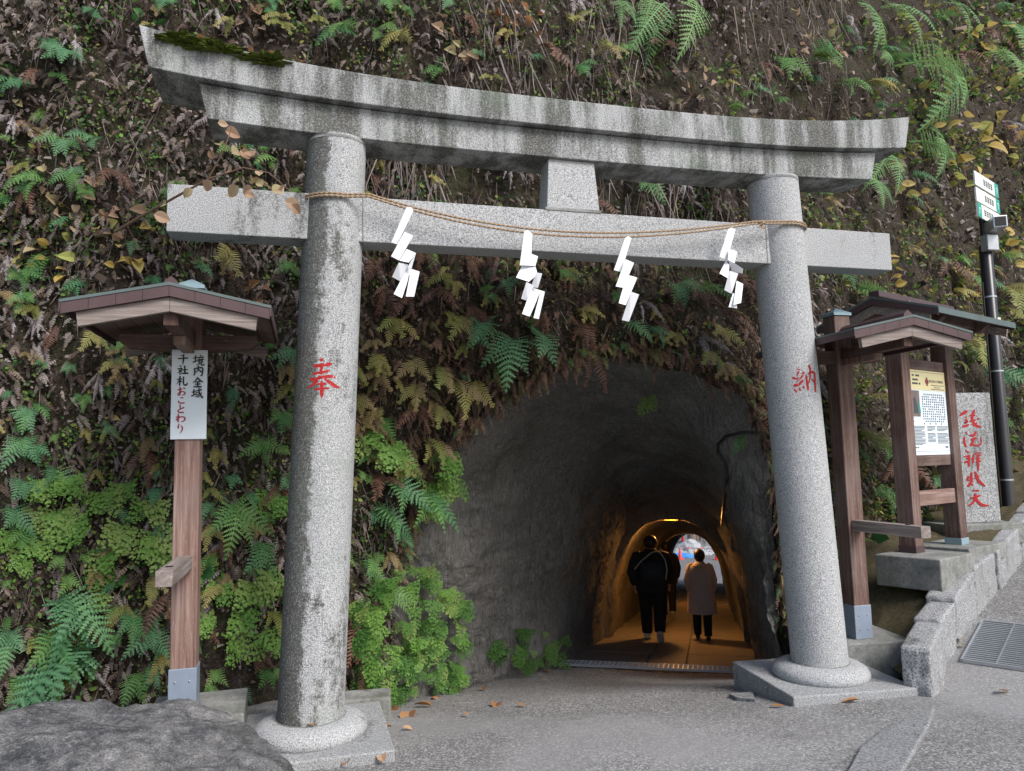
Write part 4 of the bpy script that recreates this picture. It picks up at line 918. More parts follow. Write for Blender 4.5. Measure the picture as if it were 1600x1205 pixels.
def person(s_, lat, label, h, top, pants, shoe, stride, coat=False, bag=False, hair_r=1.0, face=0.0):
    t = empty('person', tp(s_, lat, .004), tang+face, label, 'person'); k = h/1.72
    def q(x, y, z, *r): return (x*k, y*k, z*k, *[a*k for a in r])
    a = stride
    J = {'pel': q(0, 0, .92, .14, .10), 'sp': q(0, .01, 1.12, .13, .09), 'ch': q(0, .02, 1.32, .16, .10), 'nk': q(0, .03, 1.47, .055), 'hd': q(0, .05, 1.56, .075, .09), 'ht': q(0, .05, 1.65, .075, .085)}
    E_ = [('pel', 'sp'), ('sp', 'ch'), ('ch', 'nk'), ('nk', 'hd'), ('hd', 'ht')]
    for sg, nm in ((-1, 'l'), (1, 'r')):
        f = a if nm == 'l' else -a
        lift = 0.13 if f < 0 and a > .1 else 0
        J.update({nm+'sh': q(sg*.19, .02, 1.39, .06), nm+'el': q(sg*.25, -.03-f*.4, 1.13, .045), nm+'wr': q(sg*.22, .07-f*.5, .92, .033), nm+'hn': q(sg*.215, .10-f*.5, .84, .036, .02),
                  nm+'hp': q(sg*.09, 0, .88, .095), nm+'kn': q(sg*.10, f*.45+.03, .50, .065), nm+'an': q(sg*.10, f-.02, .09+lift, .042)})
        E_ += [('ch', nm+'sh'), (nm+'sh', nm+'el'), (nm+'el', nm+'wr'), (nm+'wr', nm+'hn'), ('pel', nm+'hp'), (nm+'hp', nm+'kn'), (nm+'kn', nm+'an')]
        for fi, (dx, dz, ln) in enumerate(((.018, -.01, .075), (.006, 0, .085), (-.006, 0, .08), (-.018, -.004, .065))):
            b0 = Vector(J[nm+'hn'][:3]); pth = [b0, b0+Vector((dx*.6, .012, -.03))*k, b0+Vector((dx, .03, -ln))*k]
            J[f'{nm}f{fi}a'] = (*pth[1], .011*k); J[f'{nm}f{fi}b'] = (*pth[2], .008*k); E_ += [(nm+'hn', f'{nm}f{fi}a'), (f'{nm}f{fi}a', f'{nm}f{fi}b')]
        b0 = Vector(J[nm+'wr'][:3]); J[nm+'ta'] = (*(b0+Vector((-sg*.02, .035, -.03))*k), .011*k); J[nm+'tb'] = (*(b0+Vector((-sg*.022, .06, -.065))*k), .009*k); E_ += [(nm+'wr', nm+'ta'), (nm+'ta', nm+'tb')]
    skin('body', J, E_, mSkin, t)
    hm = MB(); c = q(0, .035, 1.60)
    rings = []
    for j in range(9):
        ph_ = -0.9+j/8*(pi/2+.9); rings.append(ell(c[0], c[1]-.01*k, c[2]+.118*k*math.sin(ph_)*hair_r, max(.098*k*math.cos(ph_)*hair_r, .004), max(.112*k*math.cos(ph_)*hair_r, .004)))
    hm.loft(rings); hm.build('hair', mHair, t, smooth=True)
    pm = MB()
    for sg, nm in ((-1, 'l'), (1, 'r')):
        P = [Vector(J[nm+'hp'][:3])+Vector((0, 0, .05)), Vector(J[nm+'hp'][:3]).lerp(Vector(J[nm+'kn'][:3]), .5), Vector(J[nm+'kn'][:3]), Vector(J[nm+'kn'][:3]).lerp(Vector(J[nm+'an'][:3]), .55), Vector(J[nm+'an'][:3])+Vector((0, 0, -.01))]
        pm.tube(P, [.125*k, .105*k, .088*k, .08*k, .072*k], 14)
    pm.loft([ell(0, 0, .80*k, .15*k, .13*k), ell(0, 0, .90*k, .185*k, .135*k), ell(0, .0, 1.02*k, .165*k, .12*k)])
    pm.build('trousers', pants, t, smooth=True)
    for sg, nm in ((-1, 'l'), (1, 'r')):
        an = Vector(J[nm+'an'][:3]); lift_ = an.z > .12*k
        rings = []
        for yy, wd_, hh_ in ((-.085, .030, .04), (-.06, .042, .075), (0, .044, .085), (.08, .048, .06), (.15, .042, .04), (.175, .02, .025)):
            rings.append([(wd_*k*math.cos(2*pi*j/12), yy*k, max(0, hh_*k*(.5+.5*math.sin(2*pi*j/12)))) for j in range(12)])
        mbs = MB(); mbs.loft(rings); so_ = mbs.build('shoe', shoe, t, smooth=True); so_.location = (an.x, an.y, max(0, an.z-.085*k) if lift_ else 0); so_.rotation_euler = (-.85 if lift_ else 0, 0, 0)
        if lift_: so_.location.z = .12*k
    tm = MB()
    if coat:
        zs = [(.50, .285, .225), (.62, .275, .215), (.80, .262, .20), (.98, .25, .185), (1.15, .242, .175), (1.30, .242, .165), (1.40, .205, .135), (1.455, .10, .085), (1.49, .075, .075)]
        rings = []
        for z, rx, ry in zs:
            rings.append([(p[0]*(1+.03*math.sin(i_*1.9+z*3)), p[1]*(1+.04*math.sin(i_*2.3)), p[2]) for i_, p in enumerate(ell(0, 0, z*k, rx*k, ry*k, 28))])
        tm.loft(rings)
        hd = MB().loft([ell(0, -.05*k, 1.36*k, .10*k, .10*k), ell(0, -.07*k, 1.41*k, .135*k, .105*k), ell(0, -.05*k, 1.46*k, .11*k, .10*k), ell(0, -.02*k, 1.485*k, .08*k, .08*k)]); hd.build('hood', top, t, smooth=True)
    else:
        zs = [(.80, .215, .16), (.86, .225, .165), (1.0, .22, .155), (1.18, .222, .15), (1.32, .228, .145), (1.41, .19, .12), (1.46, .09, .08), (1.495, .07, .07)]
        tm.loft([[(p[0]*(1+.03*math.sin(i_*1.7+z*5)), p[1]*(1+.03*math.sin(i_*2.9)), p[2]) for i_, p in enumerate(ell(0, 0, z*k, rx*k, ry*k, 28))] for z, rx, ry in zs])
    for nm in ('l', 'r'):
        A = [Vector(J[nm+x][:3]) for x in ('sh', 'el', 'wr')]
        tm.tube([A[0]+Vector((-A[0].x*.28, 0, .035)), A[0]+Vector((-A[0].x*.02, 0, .0)), A[0].lerp(A[1], .4), A[1], A[1].lerp(A[2], .6), A[2]], [.045*k, .068*k, .075*k, .072*k, .066*k, .056*k], 14)
    tm.build('coat' if coat else 'jacket', top, t, smooth=True)
    if bag:
        rings = [[(x*k*(1-.25*abs(v)**3)+.03*k, -.17*k-yy*k, (1.13+v*.21)*k) for x, yy in ((-.15, 0), (.15, 0), (.16, .06), (.12, .12*(1-abs(v)**3)), (-.12, .12*(1-abs(v)**3)), (-.16, .06))] for v in (-1, -.8, -.4, 0, .4, .8, 1)]
        b_ = MB().loft(rings).build('sling_bag', mBag, t, smooth=True)
        MB().tube([q(-.21, -.16, 1.18)[:3], q(-.12, -.19, 1.31)[:3], q(0.02, -.14, 1.445)[:3], q(.12, -.05, 1.47)[:3]], .011, 6).build('strap', mStrap, b_)
        MB().tube([q(.20, -.17, 1.02)[:3], q(.22, -.14, 1.18)[:3], q(.20, -.10, 1.32)[:3], q(.12, -.05, 1.47)[:3]], .010, 6).build('strap', mStrap, b_)
    return t
def tun_at(px, py):
    d = ray(px, py); c0 = -1.351+TSL*7.446; kk = (c0-TSL*(CP[:2]@TD)-CP[2])/(d[2]+TSL*(d[:2]@TD)); P = CP+kk*d
    return P[:2]@TD, P[:2]@TN
s_, l_ = tun_at(1022, 1001); person(s_, l_, 'person in dark jacket with pale strapped sling bag walking into tunnel', 1.76, mJack, mPants, mShoeW, .24, bag=True).scale = (1.22, 1.1, 1.0)
s_, l_ = tun_at(1045, 968); person(s_, l_, 'dark clothed person half hidden further down the tunnel', 1.68, mPants, mPants, mShoeW, .12)
s_, l_ = tun_at(1099, 999); person(s_, l_, 'person in long beige coat and dark trousers in the tunnel', 1.52, mCoat, mPants, mShoeB, .10, coat=True, hair_r=1.12)

# yard beyond the far end of the tunnel
ZY = tz(29.3)
def yard(px, py, dz=0): return onZ(px, py, ZY+dz)
mYard = plain('yard_paving', (.15, .148, .145), .85, .3, 1.5); mCone = plain('cone_red', (.70, .045, .02), .5, .1, 9); mTarp = plain('white_tarp', (.34, .35, .37), .6, .15, 3); mBlue = plain('blue_tarp', (.05, .25, .62), .5, .2, 4)
q = [TD*29.1+TN*-14, TD*29.1+TN*16, TD*95+TN*30, TD*95+TN*-28]
tag(MB().add([(p[0], p[1], ZY) for p in q], [(0, 1, 2, 3)]).build('yard', mYard), 'bright paved yard beyond the far end of tunnel', 'yard', kind='structure')
def cone(px, py, hgt_, lab):
    P = yard(px, py); t = empty('traffic_cone', P, .3, lab, 'traffic cone', 'cones in the yard'); k = hgt_/.7
    MB().box((0, 0, .015*k), (.36*k, .36*k, .03*k)).build('base', mCone, t, bev=.005)
    MB().lathe([(.14*k, .03*k), (.13*k, .05*k), (.03*k, .69*k), (.02*k, .70*k)], 20).build('body', mCone, t, smooth=True)
    MB().lathe([(.088*k, .33*k), (.066*k, .48*k)], 20).build('reflective_band', mTarp, t) if hgt_ > .9 else None
cone(1067, 846, .62, 'farthest red traffic cone in the yard beyond the tunnel'); cone(1063, 874, .64, 'left red traffic cone at the barrier beyond the tunnel'); cone(1120.5, 875, .64, 'right red traffic cone at the barrier beyond the tunnel')
P1, P2 = yard(1063, 874, .0), yard(1120.5, 875, 0); t = empty('cone_bar', (P1+P2)/2+np.array([0, 0, .62]), 0, 'red and white bar resting between the two traffic cones', 'bar')
for i in range(6):
    a, b = (i-3)/6*1.0, (i-2)/6*1.0
    MB().tube([Vector((P2-P1)*a), Vector((P2-P1)*b)], .022, 8).build('bar_stripe', mCone if i % 2 else mTarp, t)
def heap(name, px, py, sx, sy, sz, mat, lab, cat, seed):
    P = yard(px, py); bm = bmesh.new(); bmesh.ops.create_icosphere(bm, subdivisions=4, radius=1)
    V_ = np.array([v.co[:] for v in bm.verts]); W_ = V_*(1+.22*fbm(V_*2.3+seed, 4, seed))[:, None]*np.array([sx, sy, sz]); W_[:, 2] = np.maximum(W_[:, 2], 0)
    for v, p in zip(bm.verts, W_): v.co = p
    me = bpy.data.meshes.new(name); bm.to_mesh(me); bm.free(); me.materials.append(mat)
    return tag(link(name, me, None, P, (0, 0, tang)), lab, cat)
heap('tarp_heap', 1077, 866, 0.85, .5, .75, mTarp, 'white tarpaulin heap beyond the cone barrier', 'tarp', 3)
heap('blue_tarp', 1068, 871, 0.8, .28, .25, mBlue, 'blue tarpaulin bundle at the foot of the white heap', 'tarp', 5)
heap('rubble_sack', 1108, 866, .55, .5, .42, mTarp, 'pale sack heap right of the white tarpaulin', 'sacks', 9)
heap('pale_sack', 1098, 858, .5, .5, .6, mYard, 'small grey sack between the two pale heaps', 'sack', 12)
mTrunk = wood('cedar_bark', (.20, .15, .12), (.36, .30, .26), (.10, .07, .06), .4)
for px, r, lab in ((1082, .28, 'leftmost straight tree trunk in the yard beyond the tunnel'), (1090, .24, 'second straight tree trunk in the yard beyond the tunnel'), (1098, .30, 'thick tree trunk right of centre in the yard'), (1112, .22, 'rightmost slim tree trunk in the yard')):
    P = yard(px, 850); MB().tube([P, P+np.array([.05, 0, 2]), P+np.array([0.1, 0, 5])], [r*1.2, r, r*.85], 14).build('tree_trunk', mTrunk, smooth=True)
    o = bpy.context.scene.objects; ob = [x for x in o if x.name.startswith('tree_trunk')][-1]; tag(ob, lab, 'tree', 'tree trunks in the yard')

# ------------------------------------------------------------------ plants: leaf shapes
def lerp(a, b, t): return a+(b-a)*t
def frond(L, W, n, sub, d0, d1, seed, stalk=.14, curl=0.0, prof='tri', sag=.12, gap=.36):
    r = random.Random(seed); V = []; F = []
    m = 30; pos = [Vector((0, 0, 0))]; tan = []
    for i in range(m+1):
        ph_ = math.radians(lerp(d0, d1, (i/m)**.8)); T_ = Vector((curl*math.sin(i/m*2.5), math.cos(ph_), math.sin(ph_))).normalized(); tan.append(T_)
        pos.append(pos[-1]+T_*(L/m))
    def quad(a, b, c, d): k = len(V); V.extend([a, b, c, d]); F.append((k, k+1, k+2, k+3))
    for i in range(0, m, 3):
        w_ = .0035*(1-.7*i/m)*L/.4; Xx = Vector((1, 0, 0)); j = min(i+3, m)
        quad(pos[i]-Xx*w_, pos[i]+Xx*w_, pos[j]+Xx*w_*.9, pos[j]-Xx*w_*.9)
    for i in range(n):
        s = stalk+(1-stalk)*(i+.5)/n; f_ = s*m; k = int(f_); p = pos[k].lerp(pos[k+1], f_-k); T_ = tan[min(k, m)]; u_ = (s-stalk)/(1-stalk)
        Bx = Vector((1, 0, 0)); Nn_ = Bx.cross(T_)
        if prof == 'tri': pr_ = (1-u_)**.85*min(1, .55+u_*5)
        else: pr_ = math.sin(min(1, u_*1.0+.12)*pi)**.55 if u_ < .88 else math.sin(1.0*pi*.99)**.55+.55*(1-u_)/.12
        pr_ = max(pr_, .06)
        for sg in (-1, 1):
            l = W*pr_*r.uniform(.88, 1.08); fa = math.radians(lerp(12, 48, u_)+r.uniform(-5, 5))
            D = (Bx*sg*math.cos(fa)+T_*math.sin(fa)-Nn_*r.uniform(-.05, sag)).normalized(); S_ = (T_-D*T_.dot(D)).normalized()
            wdt = (1-stalk)*L/n*gap
            if sub == 0:          # toothed pinna: a chain of blunt lobes
                ns = 6; lob = []
                for j in range(ns):
                    v0, v1, v2 = j/ns, (j+.62)/ns, (j+1)/ns; ww = wdt*1.25*(1-v0**1.6*.8)
                    b0 = p+D*l*v0-Nn_*sag*l*v0*v0*.6; b1 = p+D*l*v1-Nn_*sag*l*v1*v1*.6; b2 = p+D*l*v2-Nn_*sag*l*v2*v2*.6
                    quad(b0, b1+(S_+D*.25)*ww+Nn_*wdt*.12, b2+S_*ww*.42, b2); quad(b0, b2, b2-S_*ww*.42, b1+(-S_+D*.25)*ww+Nn_*wdt*.12)
            elif sub == 1:          # simple leaflet
                a_ = p; t0 = p+D*l; mid1 = p+D*l*.35; mid2 = p+D*l*.7-Nn_*sag*l*.15
                quad(a_-S_*wdt*.8, mid1-S_*wdt*1.0, mid1+S_*wdt*1.0, a_+S_*wdt*.8)
                quad(mid1-S_*wdt*1.0, mid2-S_*wdt*.72, mid2+S_*wdt*.72, mid1+S_*wdt*1.0)
                k_ = len(V); V.extend([mid2-S_*wdt*.72, t0-Nn_*sag*l*.3, mid2+S_*wdt*.72]); F.append((k_, k_+1, k_+2))
            else:
                ns = max(2, int(sub*(.35+.65*pr_)))
                for j in range(ns):
                    v_ = (j+.5)/ns; bp_ = p+D*l*v_-Nn_*sag*l*v_*v_*.6; pl = wdt*1.55*(1-v_)**.6*(.8+.4*r.random()); hw_ = l/ns*.50
                    for s2 in (-1, 1):
                        Dd = (S_*s2+D*.55).normalized(); tip = bp_+Dd*pl; md = bp_+Dd*pl*.5
                        quad(bp_-D*hw_*.6, md-D*hw_*.6, tip, md+D*hw_*.7)
    return V, F
def maiden(L, seed, n=11):
    r = random.Random(seed); V = []; F = []
    pos = [Vector((0, 0, 0))]; m = 20
    for i in range(m):
        ph_ = math.radians(lerp(25, -85, (i/m)**.55)); pos.append(pos[-1]+Vector((.12*math.sin(seed+i*.3), math.cos(ph_), math.sin(ph_)))*(L/m))
    def strip(a, b, w_):
        k = len(V); X_ = Vector((w_, 0, 0)); V.extend([a-X_, a+X_, b+X_, b-X_]); F.append((k, k+1, k+2, k+3))
    def fan(c, d, sz, nrm):
        s_ = nrm.cross(d).normalized()*sz; d = d*sz; k = len(V)
        V.extend([c, c+d*.45-s_*.62, c+d*.95-s_*.42, c+d*1.08, c+d*.95+s_*.42, c+d*.45+s_*.62]); F.append((k, k+1, k+2, k+3, k+4, k+5))
    for i in range(0, m, 2): strip(pos[i], pos[min(i+2, m)], .0012)
    for i in range(n):
        u_ = .22+.78*i/n; p = pos[int(u_*m)]; T_ = (pos[min(int(u_*m)+1, m)]-pos[int(u_*m)]).normalized()
        for sg in (-1, 1):
            bl = L*.36*(1-u_)**.8+.015; D = (Vector((sg, 0, 0))*.85+T_*.55+Vector((0, r.uniform(-.1, .25), 0))).normalized()
            strip(p, p+D*bl, .0008); nl = max(1, int(bl/.015))
            for j in range(nl+1):
                c = p+D*bl*(j/max(nl, 1)); dd = (D*.3+T_*.8+Vector((r.uniform(-.6, .6), r.uniform(-.2, .4), r.uniform(-.3, .3)))).normalized()
                nrm = Vector((r.uniform(-.4, .4), 1, r.uniform(0, .6))).normalized(); dd = (dd-nrm*dd.dot(nrm)).normalized()
                fan(c+Vector((r.uniform(-.006, .006), r.uniform(0, .02), r.uniform(-.006, .006))), dd, r.uniform(.012, .021), nrm)
    return V, F
def ovate(L, W, fold=.25, droop=.2):
    V = []; F = []; n = 6
    for i in range(n+1):
        u_ = i/n; w_ = W*math.sin(pi*u_**.8)**.8 if 0 < u_ < 1 else .001; y = L*u_; z = -droop*L*u_*u_
        V += [(-w_/2, y, z+fold*w_/2), (0, y, z), (w_/2, y, z+fold*w_/2)]
    for i in range(n): F += [(3*i, 3*i+1, 3*i+4, 3*i+3), (3*i+1, 3*i+2, 3*i+5, 3*i+4)]
    return V, F
def mk(name, vf, mat): return mesh_np(name, [tuple(v) for v in vf[0]], vf[1], mat, False)
FRV = {}
def variants(key, mat, gen, n=4): FRV[key] = [mk(key, gen(i), mat) for i in range(n)]
variants('green', mFern, lambda i: frond(1, .29, 13, 0, 25, -78-6*i, 10+i, curl=.08*(i-1.5)))
variants('blue', mFernB, lambda i: frond(1, .33, 12, 0, 20, -72-6*i, 20+i, curl=.08*(i-1.5)))
variants('olive', mFernY, lambda i: frond(1, .20, 15, 1, 15, -75-5*i, 30+i, prof='lan', curl=.1*(i-1.5), sag=.25, gap=.30))
variants('brown', mFernD, lambda i: frond(1, .16, 13, 1, -10, -88, 40+i, prof='lan', curl=.2*(i-1.5), sag=.6, gap=.28))
variants('grey', mFernG, lambda i: frond(1, .09, 18, 1, -30, -90, 50+i, prof='lan', curl=.15*(i-1.5), sag=1.2))
variants('big', mFernL, lambda i: frond(1, .22, 20, 0, -25, -96, 60+i, curl=.06*(i-1.5), sag=.25, gap=.30), 4)
variants('maiden', mMaid, lambda i: maiden(.34, 70+i), 5)
variants('maidend', mMaidD, lambda i: maiden(.32, 80+i), 4)
leaf_y = [mk('leaf', ovate(1, .56+.06*i, .2+.1*i, .1+.15*i), mYel) for i in range(3)]
leaf_p = [mk('leaf', ovate(1, .70+.05*i, .3+.1*i, .1+.2*i), mPink) for i in range(3)]
leaf_g = [mk('leaf', ovate(1, .58+.1*i, .2, .1+.1*i), mBroad) for i in range(3)]
leaf_d = [mk('leaf', ovate(1, .45+.1*i, .45+.15*i, -.1+.2*i), mDead) for i in range(3)]
def basis(n, k=1.0):
    n = Vector((n.x, n.y, n.z*.4)).normalized(); x = Vector((0, 0, 1)).cross(n).normalized()*-1; z = x.cross(n)
    if z.z < 0: x, z = -x, -z
    return Matrix((x, n, z)).transposed()
ZONES = [(0, 0, 230, 200, 'at the upper left corner of the cliff'), (0, 200, 260, 330, 'left of the tie beam end'), (0, 330, 240, 470, 'above the left sign roof'), (240, 320, 480, 560, 'between left sign roof and column'), (0, 470, 270, 720, 'left of the white sign board'), (270, 540, 470, 760, 'right of the white sign board'), (0, 720, 300, 900, 'left of the signpost rail arm'), (0, 900, 300, 1205, 'at the cliff foot behind the boulder'), (300, 760, 460, 1205, 'low down behind the left column'), (230, 0, 520, 320, 'around the left lintel end'), (520, 0, 860, 210, 'above the lintel left of centre'), (860, 0, 1150, 230, 'above the lintel right of centre'), (1150, 0, 1340, 270, 'above the right lintel end'), (1340, 0, 1620, 210, 'in the upper right corner'), (1340, 210, 1620, 420, 'near the top of the pole'), (480, 210, 870, 380, 'in the gap left of the centre strut'), (900, 220, 1200, 400, 'in the gap right of the centre strut'), (540, 380, 760, 560, 'under the tie beam beside the left column'), (540, 560, 760, 730, 'on the left shoulder of the tunnel mouth'), (540, 730, 780, 1130, 'beside the tunnel mouth at left'), (760, 380, 960, 680, 'over the tunnel mouth left of centre'), (960, 380, 1200, 720, 'over the tunnel mouth right of centre'), (1190, 600, 1330, 1130, 'between tunnel mouth and right column'), (1200, 380, 1430, 640, 'behind the right signpost roof'), (1290, 600, 1450, 950, 'behind the right signpost'), (1420, 400, 1620, 850, 'beside the stele and black pole')]
def zone(px, py):
    for a, b, c, d, z in ZONES:
        if a <= px < c and b <= py < d: return z
    return 'on the open cliff face'
PL = []                                         # plants, to be labelled once all stand
def plant(px, py, size, kind, n, name, cat, col_word, spread=55, out=.02, ang=0, hit=None):
    h = hit or cliff_hit(px, py)
    if h is None: return None
    P, nrm = h[0], h[1]; dep = float((np.array(P)-CP)@fw); L = size*dep/FPX
    t = empty(name, P+nrm*out, 0); B3 = basis(nrm)
    vs_ = FRV[kind]; sc0 = L if not kind.startswith('maiden') else L/.34
    for i in range(n):
        a = (i-(n-1)/2)*(2*spread/max(n, 2))+R_.uniform(-9, 9)+ang
        Mx = B3 @ Matrix.Rotation(math.radians(a), 3, 'Y') @ Matrix.Rotation(math.radians(R_.uniform(-14, 10)), 3, 'X')
        o = link('frond', R_.choice(vs_), t); sc = sc0*R_.uniform(.72, 1.08)
        o.matrix_local = Matrix.Translation((R_.uniform(-.02, .02), 0, R_.uniform(-.02, .02))) @ Mx.to_4x4() @ Matrix.Diagonal((sc, sc, sc, 1))
    PL.append((t, px, py, cat, col_word)); return t
BIGSIGN = -1; G_ = 'green'; B_ = 'blue'; O_ = 'olive'
hand = [(70, 75, 75, B_, 4), (112, 95, 80, B_, 4), (100, 225, 70, B_, 4), (152, 232, 70, B_, 3), (72, 285, 85, G_, 4), (118, 278, 65, G_, 3), (22, 440, 75, G_, 4), (50, 475, 75, G_, 3), (150, 520, 60, O_, 3), (200, 535, 65, G_, 3), (35, 640, 70, B_, 4), (45, 690, 85, B_, 4), (68, 735, 80, B_, 3), (128, 620, 45, G_, 3), (182, 560, 55, O_, 3), (350, 395, 85, O_, 3), (455, 420, 60, G_, 3), (440, 650, 70, G_, 4), (415, 695, 80, G_, 4), (325, 480, 45, G_, 3),
        (28, 755, 85, B_, 4), (8, 795, 80, B_, 3), (48, 835, 80, G_, 3), (85, 930, 150, B_, 5), (150, 1010, 165, B_, 6), (75, 985, 120, G_, 4), (15, 985, 95, B_, 4), (25, 1055, 80, G_, 4), (362, 790, 115, G_, 4), (412, 850, 100, B_, 3), (350, 925, 65, O_, 3), (205, 965, 75, G_, 3), (245, 985, 85, B_, 4), (235, 905, 70, O_, 3), (225, 1050, 75, G_, 3),
        (558, 615, 60, O_, 3), (602, 635, 60, O_, 3), (628, 512, 85, O_, 3), (642, 565, 65, O_, 3), (682, 575, 75, O_, 3), (770, 515, 115, B_, 3), (800, 530, 125, B_, 3), (835, 530, 105, B_, 2), (590, 555, 70, O_, 3), (655, 600, 70, O_, 3), (700, 595, 80, O_, 3), (720, 500, 75, O_, 2), (600, 750, 95, B_, 4), (635, 775, 115, G_, 4), (578, 795, 95, B_, 4), (570, 875, 75, G_, 4), (582, 925, 85, G_, 4), (612, 735, 70, G_, 3), (660, 685, 70, O_, 3), (620, 705, 70, O_, 3), (560, 700, 55, G_, 3),
        (975, 280, 75, G_, 3), (1002, 290, 90, B_, 2), (1105, 290, 110, B_, 2), (1052, 450, 105, B_, 3), (1085, 465, 90, G_, 2), (968, 470, 65, G_, 3), (1006, 515, 70, B_, 2), (972, 510, 75, B_, 2), (1112, 520, 75, O_, 3), (1100, 555, 60, O_, 3), (862, 425, 55, G_, 3), (1165, 680, 60, G_, 2), (1185, 600, 45, O_, 3), (930, 480, 55, O_, 3),
        (560, 60, 100, G_, 3), (592, 60, 85, G_, 2), (530, 15, 60, G_, 3), (600, 10, 65, G_, 3), (645, 55, 85, O_, 3), (700, 5, 60, B_, 3), (905, 120, 75, G_, 3), (935, 85, 70, O_, 3), (890, 45, 75, O_, 3), (1222, 105, 80, G_, 3), (1265, 95, 80, G_, 4), (1310, 130, 70, G_, 3), (970, 80, 60, G_, 2), (420, 30, 55, G_, 3), (265, 12, 65, B_, 3), (370, 35, 60, O_, 3),
        (1330, 455, 85, G_, 4), (1312, 425, 60, G_, 3), (1292, 580, 70, G_, 3), (1342, 675, 65, O_, 3), (1352, 625, 70, O_, 2), (1362, 695, 75, G_, 3), (1356, 765, 75, G_, 3), (1302, 700, 70, G_, 3), (1512, 555, 85, G_, 4), (1532, 585, 85, B_, 4), (1500, 535, 70, O_, 3), (1562, 455, 90, O_, 3), (1592, 435, 80, G_, 3), (1585, 485, 80, O_, 3), (1540, 650, 70, G_, 3), (1590, 620, 80, O_, 4), (1590, 720, 80, O_, 4)]
wordz = {'green': 'green', 'blue': 'blue-green', 'olive': 'yellowing', 'brown': 'withered brown', 'grey': 'withered grey', 'big': 'long drooping', 'maiden': 'bright', 'maidend': 'deep green'}
for px, py, sz, kd, n in hand: plant(px, py, sz, kd, n, 'fern', 'fern', wordz[kd])
for px, py, sz, n, an in [(1040, 10, 210, 1, 40), (1068, 15, 210, 1, 34), (1050, 25, 170, 1, 18), (1015, 0, 140, 1, 5), (960, 10, 90, 2, 0), (1330, 5, 140, 2, 15), (1368, 20, 140, 2, 10), (1372, 110, 130, 1, 50), (1390, 105, 200, 1, 48), (1430, 105, 240, 1, 44), (1465, 110, 240, 1, 38), (1440, 205, 150, 2, 30), (1375, 250, 150, 2, 25), (1410, 225, 150, 2, 32), (1345, 285, 90, 2, 0), (1560, 40, 180, 2, 20), (1585, 130, 170, 2, 0), (1470, 10, 140, 2, 10), (1530, 90, 180, 2, 20)]:
    plant(px, py, sz, 'big', n, 'fern', 'fern', 'long drooping', 14, .10, BIGSIGN*an)
# filler: smaller ferns, withered ferns, scattered as they grow
def clear(px, py): return not (1290 < px < 1330 and py > 900)
SMALL = {}
FRG = {'green': [frond(1, .29, 10, 0, 25, -84, 110+i, curl=.1*(i-1)) for i in range(3)], 'olive': [frond(1, .20, 13, 1, 15, -80, 120+i, prof='lan', curl=.12*(i-1), sag=.25, gap=.3) for i in range(3)]}
FRG = {k: [(v, [f if len(f) == 4 else (*f, f[2]) for f in fs]) for v, fs in L] for k, L in FRG.items()}
cnt = 0
while cnt < 520:
    px, py = R_.uniform(-60, 1680), R_.uniform(-60, 1080); h = cliff_hit(px, py)
    if h is None or not h[2]: continue
    dens = .25+.9*float(vnoise([px/150, py/150, 3.3], 5))+(.35 if px > 1250 else 0)+(.45 if (px < 480 and py > 560) else 0)+(.15 if (px < 300) else 0)
    if R_.random() > dens: continue
    kd = 'green' if R_.random() < (.62 if not (540 < px < 1210 and 380 < py < 720) else .25) else 'olive'
    dep = float((np.array(h[0])-CP)@fw); B3 = basis(h[1]); L = R_.uniform(30, 62)*dep/FPX; nf_ = R_.randint(2, 4)
    c0 = np.array([(.11, .25, .07), (.19, .34, .10), (.11, .28, .13), (.16, .32, .16)][R_.randrange(4)] if kd == 'green' else [(.24, .25, .07), (.34, .30, .10), (.28, .21, .10)][R_.randrange(3)])
    for i in range(nf_):
        j = R_.randrange(3); a = (i-(nf_-1)/2)*(110/nf_)+R_.uniform(-12, 12); sc = L*R_.uniform(.7, 1.1)
        Mx = Matrix.Translation(h[0]+h[1]*.02) @ (B3 @ Matrix.Rotation(math.radians(a), 3, 'Y') @ Matrix.Rotation(math.radians(R_.uniform(-15, 12)), 3, 'X')).to_4x4() @ Matrix.Diagonal((sc, sc, sc, 1))
        e = SMALL.setdefault((kd, j), ([], [])); e[0].append([list(r_) for r_ in Mx]); e[1].append(c0*R_.uniform(.8, 1.15))
    cnt += 1
cnt = 0
while cnt < 120:
    px, py = R_.uniform(-20, 1620), R_.uniform(-10, 1040); h = cliff_hit(px, py)
    if h is None or not h[2]: continue
    arch = 1.0 if (550 < px < 1210 and 380 < py < 720) else .3
    if R_.random() > arch: continue
    gy_ = R_.random() < (.15 if arch == 1 else .55)
    plant(px, py, R_.uniform(45, 85), 'grey' if gy_ else 'brown', R_.randint(2, 4), 'fern', 'fern', 'withered grey' if gy_ else 'withered brown', 40, .02, hit=h); cnt += 1
